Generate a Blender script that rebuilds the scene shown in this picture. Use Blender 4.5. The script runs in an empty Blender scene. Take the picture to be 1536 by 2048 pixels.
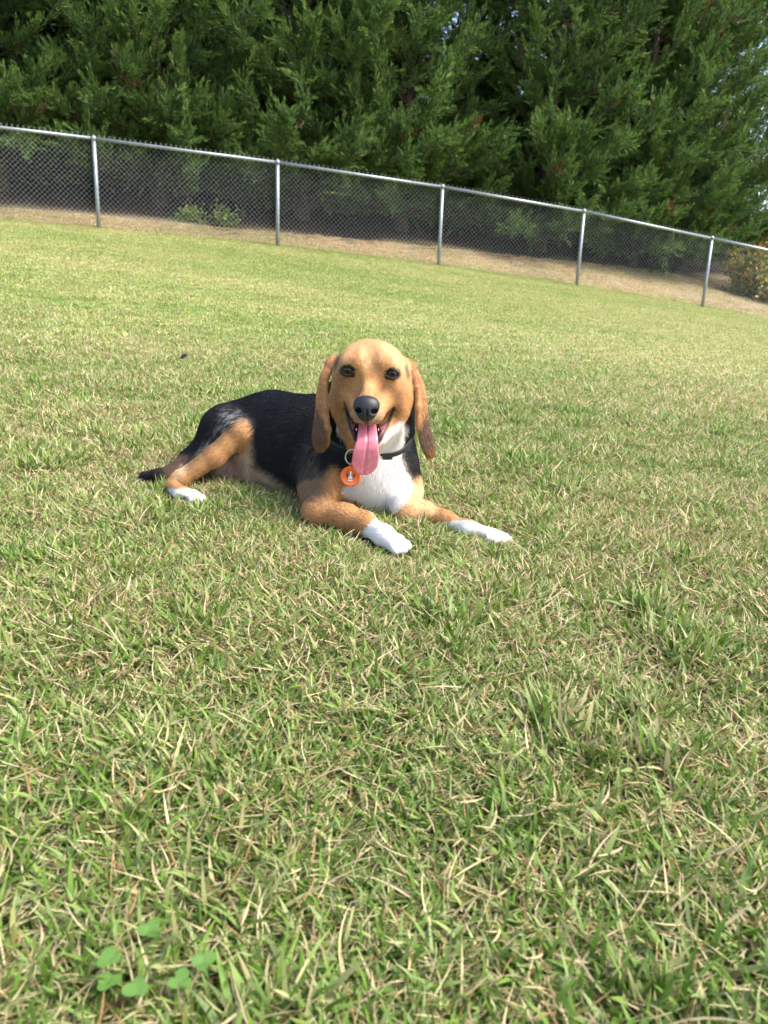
import bpy, math, random
import numpy as np
from mathutils import Matrix, Vector

rng = np.random.default_rng(7)
random.seed(7)
scene = bpy.context.scene
COL = scene.collection

# ------------------------------------------------------------------ camera
F = 1540.0                      # focal length in photograph pixels (1536 x 2048)
CX, CY = 768.0, 1024.0
HC = 0.50                       # camera height over the lawn
CAM = np.array([0.0, 0.0, HC])
_d = np.array([574 - CX, 6600 - CY, F]); _d /= np.linalg.norm(_d)
_f = np.array([0, 0, 1.0]); _y = _f - _d * (_f @ _d); _y /= np.linalg.norm(_y)
M = np.stack([np.cross(_d, _y), _y, -_d])          # world = M @ (right, down, forward)
cam_data = bpy.data.cameras.new('camera')
cam = bpy.data.objects.new('camera', cam_data); COL.objects.link(cam)
R3 = Matrix([[M[i, 0], -M[i, 1], -M[i, 2]] for i in range(3)])
cam.matrix_world = Matrix.Translation(Vector(CAM)) @ R3.to_4x4()
cam_data.sensor_fit = 'VERTICAL'
cam_data.lens = 26.0
cam_data.sensor_height = 26.0 * 2048 / F
cam_data.clip_start = 0.02
cam_data.clip_end = 2000
cam_data.dof.use_dof = True
cam_data.dof.focus_distance = 1.47
cam_data.dof.aperture_fstop = 9.0
scene.camera = cam

# ------------------------------------------------------------------ daylight
SUN_EL, SUN_AZ = math.radians(52), math.radians(105)   # azimuth clockwise from +Y
world = bpy.data.worlds.new('World'); scene.world = world
world.use_nodes = True
wn = world.node_tree.nodes; wl = world.node_tree.links
wn.clear()
sky = wn.new('ShaderNodeTexSky'); sky.sky_type = 'NISHITA'; sky.sun_disc = False
sky.sun_elevation = SUN_EL; sky.sun_rotation = SUN_AZ
sky.dust_density = 3.0; sky.air_density = 0.9; sky.ozone_density = 0.8
bg = wn.new('ShaderNodeBackground'); bg.inputs['Strength'].default_value = 0.15
wo = wn.new('ShaderNodeOutputWorld')
wl.new(sky.outputs[0], bg.inputs['Color']); wl.new(bg.outputs[0], wo.inputs['Surface'])
sun_d = bpy.data.lights.new('sun', 'SUN'); sun_d.energy = 2.0; sun_d.angle = math.radians(24)
sun_d.color = (1.0, 0.985, 0.95)
sun = bpy.data.objects.new('sun', sun_d); COL.objects.link(sun)
_s = Vector((math.sin(SUN_AZ) * math.cos(SUN_EL), math.cos(SUN_AZ) * math.cos(SUN_EL), math.sin(SUN_EL)))
sun.rotation_euler = _s.to_track_quat('Z', 'Y').to_euler()
sun.location = (6, -4, 12)
scene.view_settings.view_transform = 'Standard'
scene.view_settings.look = 'None'
scene.view_settings.exposure = 1.56
scene.view_settings.gamma = 1.0
scene.view_settings.use_curve_mapping = False

# ------------------------------------------------------------------ helpers
def P(px, py, y):
    """The point of the place seen at a pixel of the photograph, at distance y."""
    d = M @ np.array([(px - CX) / F, (py - CY) / F, 1.0])
    return CAM + d * (y / d[1])

def RR(r, px, py, y):
    d = M @ np.array([(px - CX) / F, (py - CY) / F, 1.0])
    return r / F * (y / d[1])

def project(V):
    c = (V - CAM) @ M
    return CX + F * c[:, 0] / c[:, 2], CY + F * c[:, 1] / c[:, 2]

def sstep(a, b, x):
    t = np.clip((x - a) / (b - a), 0, 1)
    return t * t * (3 - 2 * t)

_T = rng.random((64, 64, 64)).astype(np.float32)
def vnoise(p, s):
    """Smooth value noise in 0..1 at points p (N,3), feature size s."""
    q = np.asarray(p, dtype=np.float64) / s + 1000.0
    i = np.floor(q).astype(np.int64); t = q - i; t = t * t * (3 - 2 * t)
    r = 0.0
    for dx in (0, 1):
        for dy in (0, 1):
            for dz in (0, 1):
                w = (t[:, 0] if dx else 1 - t[:, 0]) * (t[:, 1] if dy else 1 - t[:, 1]) * (t[:, 2] if dz else 1 - t[:, 2])
                r = r + w * _T[(i[:, 0] + dx) & 63, (i[:, 1] + dy) & 63, (i[:, 2] + dz) & 63]
    return r

# fence line on the ground
FX0, FY0, FK = -4.32, 11.98, 0.277
def fence_y(x): return FY0 + FK * (x - FX0)

def _near_z(x, y):
    yy = np.clip(y, -30, 40)
    cross = -0.015 - 0.065 * sstep(1.5, 9.0, yy)
    return 0.04 * yy + np.where(yy > 0, 0.0033 * yy * yy, 0) + cross * np.clip(x, -40, 40)
# heights of the ground where the fence posts stand
_fx, _fz = [], []
for _px, _py in ((198, 458), (553, 495), (878, 532), (1157, 575), (1405, 616)):
    _r = M @ np.array([(_px - CX) / F, (_py - CY) / F, 1.0]); _t = (FY0 - FK * FX0) / (_r[1] - FK * _r[0])
    _fx.append(_r[0] * _t); _fz.append(HC + _r[2] * _t)
_fc = np.polyfit(_fx, _fz, 2)
def _fence_z(x):
    xc = np.clip(x, -8, 9); z = np.polyval(_fc, xc)
    return z + np.where(x < -8, (x + 8) * np.polyval(np.polyder(_fc), -8.0), 0) * 0.5 + np.where(x > 9, (np.clip(x, 9, 40) - 9) * np.polyval(np.polyder(_fc), 9.0), 0)

def ground_z(x, y):
    x = np.asarray(x, dtype=float); y = np.asarray(y, dtype=float)
    fy_ = np.maximum(fence_y(x), 5.0)
    t = np.clip((np.clip(y, -30, 40) - 1.8) / (fy_ - 1.8), 0, 1.0)
    z = _near_z(x, y) + (_fence_z(x) - _near_z(x, fy_)) * t * t
    d = np.clip((y - fence_y(x)) / 1.04 + 0.5, 0, 14)
    z = z + 0.10 * d * sstep(0.3, 1.8, d)
    q = sstep(2.0, 6.0, y) * (1 - sstep(fy_ - 4, fy_ - 1, y))      # slight unevenness of the turf
    return z + q * (0.010 * np.sin(x * 1.7 + 0.6) * np.sin(y * 1.35 + 1.0) + 0.02 * np.sin(x * 0.45 + y * 0.6))

def new_mesh(name, V, faces_flat, sizes, smooth=True):
    me = bpy.data.meshes.new(name)
    V = np.asarray(V, dtype=np.float32)
    faces_flat = np.asarray(faces_flat, dtype=np.int32); sizes = np.asarray(sizes, dtype=np.int32)
    me.vertices.add(len(V)); me.vertices.foreach_set('co', V.ravel())
    me.loops.add(len(faces_flat)); me.loops.foreach_set('vertex_index', faces_flat)
    me.polygons.add(len(sizes))
    starts = np.zeros(len(sizes), np.int32); starts[1:] = np.cumsum(sizes)[:-1]
    me.polygons.foreach_set('loop_start', starts)
    me.update(calc_edges=True)
    me.polygons.foreach_set('use_smooth', np.full(len(sizes), smooth, dtype=bool))
    return me

def quads_mesh(name, V, Q, smooth=True):
    Q = np.asarray(Q); return new_mesh(name, V, Q.ravel(), np.full(len(Q), Q.shape[1]), smooth)

def set_col(me, rgb, name='Col'):
    a = me.color_attributes.new(name, 'FLOAT_COLOR', 'POINT')
    c = np.ones((len(me.vertices), 4), np.float32); c[:, :3] = rgb
    a.data.foreach_set('color', c.ravel())

def link(name, me, mat=None, parent=None, loc=None):
    o = bpy.data.objects.new(name, me); COL.objects.link(o)
    if mat is not None and me is not None and len(me.materials) == 0: me.materials.append(mat)
    if parent is not None: o.parent = parent
    if loc is not None: o.location = loc
    return o

def empty(name, loc):
    o = bpy.data.objects.new(name, None); COL.objects.link(o); o.location = loc; o.empty_display_size = 0.1
    return o

def tag(o, label=None, cat=None, group=None, kind=None):
    for k, v in (('label', label), ('category', cat), ('group', group), ('kind', kind)):
        if v: o[k] = v
    return o

class NT:
    """Short-hand for node materials."""
    def __init__(s, name):
        s.m = bpy.data.materials.new(name); s.m.use_nodes = True
        s.t = s.m.node_tree; s.n = s.t.nodes; s.n.clear()
        s.out = s.n.new('ShaderNodeOutputMaterial')
    def node(s, kind, **kw):
        n = s.n.new(kind)
        for k, v in kw.items():
            if k in n.inputs.keys(): n.inputs[k].default_value = v
            else: setattr(n, k, v)
        return n
    def l(s, a, b): s.t.links.new(a, b)
    def noise(s, scale, detail=3.0, rough=0.55, vec=None):
        n = s.node('ShaderNodeTexNoise'); n.inputs['Scale'].default_value = scale
        n.inputs['Detail'].default_value = detail; n.inputs['Roughness'].default_value = rough
        if vec is not None: s.l(vec, n.inputs['Vector'])
        return n.outputs['Fac']
    def ramp(s, fac, stops):
        r = s.node('ShaderNodeValToRGB'); s.l(fac, r.inputs[0]); e = r.color_ramp.elements
        while len(e) < len(stops): e.new(0.5)
        for q, (p, c) in zip(e, stops): q.position = p; q.color = (*c, 1) if len(c) == 3 else c
        return r.outputs[0]
    def mix(s, fac, a, b, mode='MIX'):
        x = s.node('ShaderNodeMix', data_type='RGBA', blend_type=mode)
        for v, i in ((fac, 0), (a, 6), (b, 7)):
            if isinstance(v, (int, float)): x.inputs[i].default_value = v
            elif isinstance(v, tuple): x.inputs[i].default_value = (*v, 1)
            else: s.l(v, x.inputs[i])
        return x.outputs[2]
    def math(s, op, a, b=None):
        x = s.node('ShaderNodeMath', operation=op)
        for v, i in ((a, 0), (b, 1)):
            if v is None: continue
            if isinstance(v, (int, float)): x.inputs[i].default_value = v
            else: s.l(v, x.inputs[i])
        return x.outputs[0]
    def bsdf(s, col=None, rough=0.6, **kw):
        b = s.node('ShaderNodeBsdfPrincipled')
        if isinstance(col, tuple): b.inputs['Base Color'].default_value = (*col, 1)
        elif col is not None: s.l(col, b.inputs['Base Color'])
        if isinstance(rough, (int, float)): b.inputs['Roughness'].default_value = rough
        else: s.l(rough, b.inputs['Roughness'])
        for k, v in kw.items(): b.inputs[k.replace('_', ' ')].default_value = v
        s.l(b.outputs[0], s.out.inputs['Surface'])
        return b
    def bump(s, h, b, strength=0.3, dist=0.002):
        n = s.node('ShaderNodeBump'); n.inputs['Strength'].default_value = strength; n.inputs['Distance'].default_value = dist
        s.l(h, n.inputs['Height']); s.l(n.outputs[0], b.inputs['Normal'])
# ------------------------------------------------------------------ implicit modelling: smooth unions meshed by surface nets
class Prim:
    def __init__(s, tag, k, box): s.tag, s.k, s.box = tag, k, box

class Cone(Prim):
    """Tapered round-ended limb segment."""
    def __init__(s, tag, a, ra, b, rb, k=0.02):
        a, b = np.asarray(a), np.asarray(b); s.a, s.b, s.ra, s.rb = a, b, ra, rb
        r = max(ra, rb); super().__init__(tag, k, (np.minimum(a, b) - r, np.maximum(a, b) + r))
    def __call__(s, X, Y, Z):
        ab = s.b - s.a; L2 = max(ab @ ab, 1e-12)
        px, py, pz = X - s.a[0], Y - s.a[1], Z - s.a[2]
        t = np.clip((px * ab[0] + py * ab[1] + pz * ab[2]) / L2, 0, 1)
        return np.sqrt((px - t * ab[0])**2 + (py - t * ab[1])**2 + (pz - t * ab[2])**2) - (s.ra + (s.rb - s.ra) * t)

class Ell(Prim):
    """Ellipsoid with radii along the rows of A (orthonormal)."""
    def __init__(s, tag, c, r, k=0.02, A=None):
        s.c, s.r = np.asarray(c), np.asarray(r, dtype=float); s.A = np.eye(3) if A is None else np.asarray(A)
        ext = np.sqrt(((s.A * s.r[:, None])**2).sum(0)); super().__init__(tag, k, (s.c - ext, s.c + ext))
    def __call__(s, X, Y, Z):
        px, py, pz = X - s.c[0], Y - s.c[1], Z - s.c[2]
        k0 = 0; k1 = 0
        for i in range(3):
            q = (px * s.A[i, 0] + py * s.A[i, 1] + pz * s.A[i, 2]) / s.r[i]
            k0 = k0 + q * q; k1 = k1 + (q / s.r[i])**2
        k0 = np.sqrt(k0); k1 = np.sqrt(k1) + 1e-9
        return k0 * (k0 - 1) / k1

def smin(a, b, k):
    if k <= 0: return np.minimum(a, b)
    h = np.maximum(k - np.abs(a - b), 0) / k
    return np.minimum(a, b) - h * h * k * 0.25

def smax(a, b, k): return -smin(-a, -b, k)

def field(prims, cuts, X, Y, Z):
    D = None
    for p in prims:
        d = p(X, Y, Z); D = d if D is None else smin(D, d, p.k)
    for c in cuts: D = smax(D, -c(X, Y, Z), c.k)
    return D

def field_grid(prims, cuts, gx, gy, gz):
    D = np.full((len(gx), len(gy), len(gz)), 1.0, np.float32)
    late = [p for p in prims if getattr(p, 'late', False)]
    for sub, lst in ((False, [p for p in prims if p not in late]), (True, cuts), (False, late)):
        for p in lst:
            m = p.k + 0.015; lo, hi = p.box[0] - m, p.box[1] + m
            ix = slice(np.searchsorted(gx, lo[0]), np.searchsorted(gx, hi[0])); iy = slice(np.searchsorted(gy, lo[1]), np.searchsorted(gy, hi[1])); iz = slice(np.searchsorted(gz, lo[2]), np.searchsorted(gz, hi[2]))
            d = p(gx[ix, None, None], gy[None, iy, None], gz[None, None, iz]).astype(np.float32)
            D[ix, iy, iz] = smax(D[ix, iy, iz], -d, p.k) if sub else smin(D[ix, iy, iz], d, p.k)
    return D

def surface_nets(D, gx, gy, gz):
    ins = D < 0
    nx, ny, nz = D.shape
    cnt = np.zeros((nx - 1, ny - 1, nz - 1), np.int8)
    for a in (0, 1):
        for b in (0, 1):
            for c in (0, 1):
                cnt += ins[a:nx - 1 + a, b:ny - 1 + b, c:nz - 1 + c]
    act = (cnt > 0) & (cnt < 8)
    I, J, K = np.nonzero(act)
    idx = np.full(act.shape, -1, np.int64); idx[I, J, K] = np.arange(len(I))
    G = (gx, gy, gz)
    acc = np.zeros((len(I), 3)); n = np.zeros(len(I))
    for ax in range(3):
        o1, o2 = [q for q in range(3) if q != ax]
        for a in (0, 1):
            for b in (0, 1):
                off = [0, 0, 0]; off[o1] = a; off[o2] = b
                i0 = [I + off[0], J + off[1], K + off[2]]; i1 = list(i0); i1[ax] = i0[ax] + 1
                d0 = D[i0[0], i0[1], i0[2]]; d1 = D[i1[0], i1[1], i1[2]]
                cr = (d0 < 0) != (d1 < 0)
                t = np.where(cr, d0 / np.where(cr, d0 - d1, 1), 0)
                pt = [G[q][i0[q]] for q in range(3)]
                pt[ax] = pt[ax] + t * (G[ax][i1[ax]] - G[ax][i0[ax]])
                acc += np.where(cr[:, None], np.stack(pt, 1), 0); n += cr
    V = acc / n[:, None]
    quads = []
    for ax in range(3):
        o1, o2 = (ax + 1) % 3, (ax + 2) % 3
        s0 = [slice(None)] * 3; s1 = [slice(None)] * 3
        s0[ax] = slice(0, -1); s1[ax] = slice(1, None)
        a0, a1 = ins[tuple(s0)], ins[tuple(s1)]
        E = np.array(np.nonzero(a0 != a1))
        ok = (E[o1] > 0) & (E[o2] > 0) & (E[o1] < D.shape[o1] - 1) & (E[o2] < D.shape[o2] - 1)
        E = E[:, ok]
        flip = a1[tuple(E)]
        def c(u, v):
            e = E.copy(); e[o1] -= u; e[o2] -= v; return idx[tuple(e)]
        q = np.stack([c(1, 1), c(0, 1), c(0, 0), c(1, 0)], 1)
        q[flip] = q[flip][:, ::-1]
        quads.append(q)
    return V, np.concatenate(quads)

def axis_lines(lo, hi, step, fine=None, fstep=None):
    g = []; x = lo
    while x < hi:
        g.append(x); x += fstep if (fine and fine[0] <= x <= fine[1]) else step
    g.append(x); return np.array(g)

def tangent_frame(d, n):
    """rows: across, along, normal for a strip running along d and facing n."""
    d = d / np.linalg.norm(d); n = n - d * (n @ d); n = n / np.linalg.norm(n)
    return np.stack([np.cross(d, n), d, n])

def point_in_poly_sd(poly, x, y):
    """Signed distance in pixels to a polygon, negative inside."""
    poly = np.asarray(poly, float); n = len(poly)
    d = np.full(x.shape, 1e18); inside = np.zeros(x.shape, bool)
    for i in range(n):
        a, b = poly[i], poly[(i + 1) % n]
        e = b - a; wx, wy = x - a[0], y - a[1]
        t = np.clip((wx * e[0] + wy * e[1]) / (e @ e), 0, 1)
        d = np.minimum(d, (wx - t * e[0])**2 + (wy - t * e[1])**2)
        c = ((a[1] > y) != (b[1] > y))
        xi = a[0] + (y - a[1]) / np.where(b[1] == a[1], 1e-9, b[1] - a[1]) * e[0]
        inside ^= c & (x < xi)
    return np.where(inside, -1, 1) * np.sqrt(d)

def tube_mesh(name, pts, radii, n=8, caps=True):
    pts = np.asarray(pts, float); m = len(pts)
    radii = np.broadcast_to(np.asarray(radii, float), (m,))
    T = np.gradient(pts, axis=0); T /= np.linalg.norm(T, axis=1)[:, None]
    up = np.array([0, 0, 1.0]) if abs(T[0, 2]) < 0.9 else np.array([1.0, 0, 0])
    V = []
    for i in range(m):
        a = np.cross(T[i], up); a /= np.linalg.norm(a); b = np.cross(T[i], a); up = np.cross(a, T[i])
        ang = np.arange(n) / n * 2 * np.pi
        V.append(pts[i] + radii[i] * (np.cos(ang)[:, None] * a + np.sin(ang)[:, None] * b))
    V = np.concatenate(V)
    k = np.arange(n); k2 = (k + 1) % n
    fl, sz = [], []
    for i in range(m - 1):
        q = np.stack([i * n + k, i * n + k2, (i + 1) * n + k2, (i + 1) * n + k], 1)[:, ::-1]
        fl.append(q.ravel()); sz += [4] * n
    if caps:
        fl.append(k); fl.append(((m - 1) * n + k)[::-1]); sz += [n, n]
    return V, np.concatenate(fl), np.array(sz)

def join_geo(parts):
    V, Fl, S = [], [], []; o = 0
    for v, f, s in parts:
        V.append(v); Fl.append(np.asarray(f) + o); S.append(s); o += len(v)
    return np.concatenate(V), np.concatenate(Fl), np.concatenate(S)
# ------------------------------------------------------------------ the dog
def sp(tag, px, py, y, r, k=0.02): return Ell(tag, P(px, py, y), [RR(r, px, py, y)] * 3, k)
def rc(tag, a, b, k=0.02):
    (x0, y0, d0, r0), (x1, y1, d1, r1) = a, b
    return Cone(tag, P(x0, y0, d0), RR(r0, x0, y0, d0), P(x1, y1, d1), RR(r1, x1, y1, d1), k)
def el(tag, px, py, y, rx, ry, rdepth, k=0.02, A=None):
    s = RR(1, px, py, y); return Ell(tag, P(px, py, y), [rx * s, rdepth, ry * s], k, A)

def on_turf(px, py, r, clear=0.004):
    """Distance y at which a ball of r pixels seen at (px, py) rests on the turf."""
    ys = np.linspace(1.1, 2.2, 1200)
    d = M @ np.array([(px - CX) / F, (py - CY) / F, 1.0])
    Q = CAM + d[None] * (ys / d[1])[:, None]
    g = Q[:, 2] - r / F * (ys / d[1]) - ground_z(Q[:, 0], Q[:, 1]) - clear
    return float(ys[np.argmax(g < 0)])
def limb(tag, pts, k=0.015, clear=0.006):
    """A chain of tapered segments lying on the turf: (px, py, r[, lift])."""
    q = [(a[0], a[1], on_turf(a[0], a[1], a[2], clear + (a[3] if len(a) > 3 else 0)), a[2]) for a in pts]
    return [rc(tag, q[i], q[i + 1], k) for i in range(len(q) - 1)]

prims = [
    # trunk
    el('torso', 733, 925, 1.625, 84, 92, 0.105, 0.04),
    rc('torso', (728, 915, 1.635, 88), (640, 897, 1.72, 93), 0.05),
    rc('torso', (640, 897, 1.72, 93), (545, 880, 1.80, 86), 0.06),
    rc('torso', (545, 880, 1.80, 86), (474, 872, 1.85, 62), 0.06),
    el('torso', 590, 905, 1.715, 78, 88, 0.09, 0.05),
    el('chest', 757, 950, 1.585, 62, 76, 0.07, 0.035),
    sp('chest', 762, 1003, 1.575, 30, 0.03),
    # neck and throat
    rc('neck', (748, 800, 1.60, 60), (748, 900, 1.65, 76), 0.03),
    rc('throat', (770, 860, 1.545, 34), (768, 905, 1.575, 34), 0.02),
    rc('throat', (700, 862, 1.55, 24), (705, 905, 1.575, 30), 0.02),
    rc('neck', (668, 775, 1.565, 13), (664, 870, 1.575, 18), 0.015),  # fillers behind the ears; black coat stands in for the shadowed gap
    rc('neck', (817, 790, 1.568, 11), (814, 860, 1.575, 15), 0.015),
    # screen-left shoulder and foreleg
    el('shoulder', 648, 950, 1.60, 44, 62, 0.06, 0.04),
    rc('foreleg', (640, 985, 1.58, 40), (634, 1018, on_turf(634, 1018, 28), 28), 0.03),
    *limb('foreleg', [(634, 1021, 26), (690, 1034, 24), (728, 1047, 21), (768, 1072, 18), (793, 1087, 15.5)], 0.02),
    *limb('foreleg', [(780, 1085, 14), (792, 1099, 10.5)], 0.006),
    *limb('foreleg', [(788, 1085, 14), (806, 1098, 10.5)], 0.006),
    *limb('foreleg', [(795, 1081, 13), (814, 1092, 10)], 0.006),
    # screen-right shoulder and foreleg
    el('shoulder', 808, 968, 1.61, 29, 52, 0.06, 0.03),
    rc('foreleg', (812, 985, 1.595, 32), (810, 1018, on_turf(810, 1018, 25), 25), 0.025),
    *limb('foreleg', [(810, 1016, 25), (850, 1026, 20), (890, 1040, 16), (935, 1057, 14), (990, 1071, 13)], 0.02, 0.001),
    *limb('foreleg', [(983, 1068, 11), (1011, 1073, 7.5)], 0.006, 0.001),
    *limb('foreleg', [(985, 1072, 11), (1018, 1079, 7.5)], 0.006, 0.001),
    *limb('foreleg', [(978, 1077, 10), (1009, 1084, 7)], 0.006, 0.001),
    # hindquarters
    el('thigh', 462, 862, 1.80, 46, 46, 0.07, 0.04),
    rc('thigh', (446, 868, 1.80, 40), (378, 930, 1.795, 22), 0.03),
    rc('thigh', (452, 862, 1.78, 44), (481, 862, 1.69, 22), 0.03),
    rc('hindleg', (480, 866, 1.69, 22), (430, 912, 1.672, 20), 0.012),
    rc('hindleg', (430, 912, 1.672, 20), (362, 958, 1.655, 16), 0.012),
    rc('thigh', (430, 900, 1.75, 24), (385, 940, 1.70, 18), 0.03),
    rc('hindleg', (362, 958, 1.655, 17), (344, 970, 1.645, 14), 0.012),
    *limb('hindpaw', [(344, 972, 14), (362, 987, 13), (388, 991, 12)], 0.012, 0.010),
    *limb('hindpaw', [(386, 990, 9), (405, 996, 7)], 0.005, 0.010),
    *limb('hindpaw', [(382, 995, 9), (399, 1002, 7)], 0.005, 0.010),
    *limb('hindpaw', [(376, 998, 8), (389, 1005, 6)], 0.005, 0.010),
    el('belly', 470, 945, 1.78, 48, 34, 0.06, 0.03),
    rc('belly', (497, 880, 1.715, 20), (512, 965, 1.72, 20), 0.03),
    rc('tail', (395, 910, 1.83, 17), (352, 940, on_turf(352, 940, 14), 14), 0.025),
    *limb('tail', [(352, 940, 14), (318, 951, 11), (289, 952, 8)], 0.015, 0.012),
]
head = [
    el('head', 743, 750, 1.535, 75, 68, 0.085, 0.02),
    el('head', 741, 727, 1.490, 52, 40, 0.05, 0.03),
    el('head', 703, 726, 1.468, 22, 15, 0.022, 0.02),
    el('head', 776, 731, 1.468, 22, 15, 0.022, 0.02),
    rc('head', (740, 755, 1.475, 29), (733, 803, 1.415, 22.5), 0.025),
    rc('muzzle', (711, 797, 1.47, 23), (717, 829, 1.424, 17), 0.018),
    rc('muzzle', (761, 799, 1.47, 23), (751, 831, 1.424, 17), 0.018),
    sp('muzzle', 734, 832, 1.412, 16, 0.012),
    el('head', 688, 790, 1.51, 20, 42, 0.045, 0.03),
    el('head', 798, 795, 1.51, 22, 44, 0.045, 0.03),
    el('head', 690, 768, 1.487, 15, 13, 0.02, 0.02),
    el('head', 790, 774, 1.487, 15, 13, 0.02, 0.02),
    rc('jaw', (687, 820, 1.505, 19), (708, 872, 1.463, 13), 0.015),
    rc('jaw', (791, 826, 1.505, 19), (759, 876, 1.463, 13), 0.015),
    rc('jaw', (708, 872, 1.463, 13), (733, 893, 1.445, 13), 0.012),
    rc('jaw', (759, 876, 1.463, 13), (733, 893, 1.445, 13), 0.012),
    el('jaw', 738, 868, 1.53, 46, 36, 0.05, 0.02),
    rc('head', (684, 800, 1.515, 23), (703, 866, 1.485, 17), 0.02),
    rc('head', (799, 802, 1.515, 23), (777, 858, 1.490, 18), 0.02),
]
def ear(path, facing, tag):
    out = []; pts = [P(a, b, c) for a, b, c, w, t in path]
    # resample the path finely
    n = 22; src = np.linspace(0, 1, len(path)); ts = np.linspace(0, 1, n)
    A = np.array([list(P(a, b, c)) + [w * RR(1, a, b, c), t * RR(1, a, b, c)] for a, b, c, w, t in path])
    Q = np.stack([np.interp(ts, src, A[:, j]) for j in range(5)], 1)
    for _ in range(2): Q[1:-1] = (Q[:-2] + 2 * Q[1:-1] + Q[2:]) / 4
    step = np.linalg.norm(np.diff(Q[:, :3], axis=0), axis=1).mean()
    for i in range(n):
        d = Q[min(i + 1, n - 1), :3] - Q[max(i - 1, 0), :3]
        fr = tangent_frame(d, np.array(facing))
        out.append(Ell(tag, Q[i, :3], [Q[i, 3], max(step * 1.6, Q[i, 3] * 0.55), Q[i, 4]], 0.003, fr))
    out[0].k = 0.02; out[1].k = 0.015
    return out
head += ear([(666, 724, 1.555, 9, 9), (652, 744, 1.535, 10, 6), (643, 782, 1.520, 11.5, 4), (642.5, 812, 1.512, 12, 3.8),
             (642, 842, 1.508, 15.5, 3.8), (640, 872, 1.508, 19.5, 3.6), (639, 889, 1.512, 16, 3.6)], (-0.45, -0.9, 0.1), 'ear')
head += ear([(817, 732, 1.555, 9, 9), (832, 752, 1.535, 10, 6), (842, 785, 1.520, 11.5, 4), (844, 815, 1.512, 11.5, 3.8),
             (846, 846, 1.508, 13, 3.8), (852, 880, 1.508, 16, 3.6), (860, 903, 1.512, 12.5, 3.6)], (0.45, -0.9, 0.1), 'ear')
# rolled front edges of the ears
head += [rc('earfold', (650, 770, 1.513, 3), (651, 815, 1.503, 3), 0.010), rc('earfold', (651, 815, 1.503, 3), (656, 858, 1.501, 3), 0.010),
         rc('earfold', (656, 858, 1.501, 3), (655, 886, 1.506, 2.5), 0.010),
         rc('earfold', (836, 775, 1.513, 3), (836, 815, 1.504, 3), 0.010), rc('earfold', (836, 815, 1.504, 3), (837, 858, 1.503, 2.5), 0.010)]
prims += head

def hit(px, py, plist, y0=1.25, y1=1.75):
    """First meeting of a view ray with the implicit surface (used to seat eyes, nose and collar on the skin)."""
    ys = np.linspace(y0, y1, 500); d = M @ np.array([(px - CX) / F, (py - CY) / F, 1.0])
    Q = CAM + d[None] * (ys / d[1])[:, None]
    v = field(plist, [], Q[:, 0], Q[:, 1], Q[:, 2]); i = np.argmax(v < 0)
    return ys[i] if v[i] < 0 else None

EYES = [(695.5, 741.5), (784.5, 747.5)]
eye_y = [hit(a, b, head) for a, b in EYES]
nose_y = hit(733, 806, head)
EYE_R = RR(14.0, 740, 745, 1.46)
eye_c = [P(a, b, yy + 0.0094) for (a, b), yy in zip(EYES, eye_y)]
for c, sgn in zip(eye_c, (-1, 1)):
    u1 = RR(1, 740, 745, 1.45); ring = []
    for t in np.linspace(0, 2 * np.pi, 15)[:-1]:
        dx, dz = 12.6 * u1 * np.cos(t), (8.8 if np.sin(t) > 0 else 8.0) * u1 * np.sin(t) - sgn * 0.07 * 12 * u1 * np.cos(t) * sgn
        ring.append(c + np.array([dx, -math.sqrt(max((EYE_R * 1.03)**2 - dx * dx - dz * dz, 1e-6)), dz]))
    for i in range(14): prims.append(Cone('lid', ring[i], 0.0018, ring[(i + 1) % 14], 0.0018, 0.003)); prims[-1].late = True
cuts = []
for a, b, rx_, ry_ in ((709, 772, 9, 17), (764, 776, 9, 17)):
    cuts.append(el('dent', a, b, hit(a, b, head) - 0.010, rx_, ry_, 0.0135, 0.030))
cuts.append(Cone('furrow', P(741, 694, hit(741, 694, head) - 0.0090), 0.0075, P(739, 752, hit(739, 752, head) - 0.0085), 0.0070, 0.022))
for c, (a, b), yy in zip(eye_c, EYES, eye_y):
    cuts.append(Ell('eye', c + np.array([0, -0.0098, 0]), [EYE_R * 0.90, 0.0125, EYE_R * 0.64], 0.001))
cuts += [rc('mouth', (689, 812, 1.470, 1.5), (700, 846, 1.445, 5), 0.006), rc('mouth', (700, 846, 1.445, 5), (716, 866, 1.44, 11), 0.006),
         rc('mouth', (788, 820, 1.470, 1.5), (774, 850, 1.445, 5), 0.006), rc('mouth', (774, 850, 1.445, 5), (756, 868, 1.44, 11), 0.006),
         el('mouth', 735, 866, 1.445, 24, 17, 0.045, 0.006)]

fl_ = [p for p in prims if p.tag == 'foreleg']
for (x0, y0), (x1, y1) in (((786, 1089), (797, 1101)), ((794, 1086), (809, 1098)), ((990, 1071), (1013, 1076)), ((986, 1076), (1011, 1082))):
    h0, h1 = hit(x0, y0, fl_, 1.2, 1.7), hit(x1, y1, fl_, 1.2, 1.7)
    if h0 and h1: cuts.append(rc('toe', (x0, y0, h0 - 0.001, 1.4), (x1, y1, h1 - 0.001, 2.2), 0.003))      # clefts between the toes
lo = np.min([p.box[0] for p in prims], 0) - 0.02; hi = np.max([p.box[1] for p in prims], 0) + 0.02
hlo = np.min([p.box[0] for p in head], 0); hhi = np.max([p.box[1] for p in head], 0)
gx = axis_lines(lo[0], hi[0], 0.0040, (hlo[0], hhi[0]), 0.0020)
gy = axis_lines(lo[1], hi[1], 0.0040, (nose_y - 0.01, 1.53), 0.0022)
gz = axis_lines(lo[2], hi[2], 0.0036, (hlo[2] + 0.01, hhi[2]), 0.0020)
DV, DQ = surface_nets(field_grid(prims, cuts, gx, gy, gz), gx, gy, gz)
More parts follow.
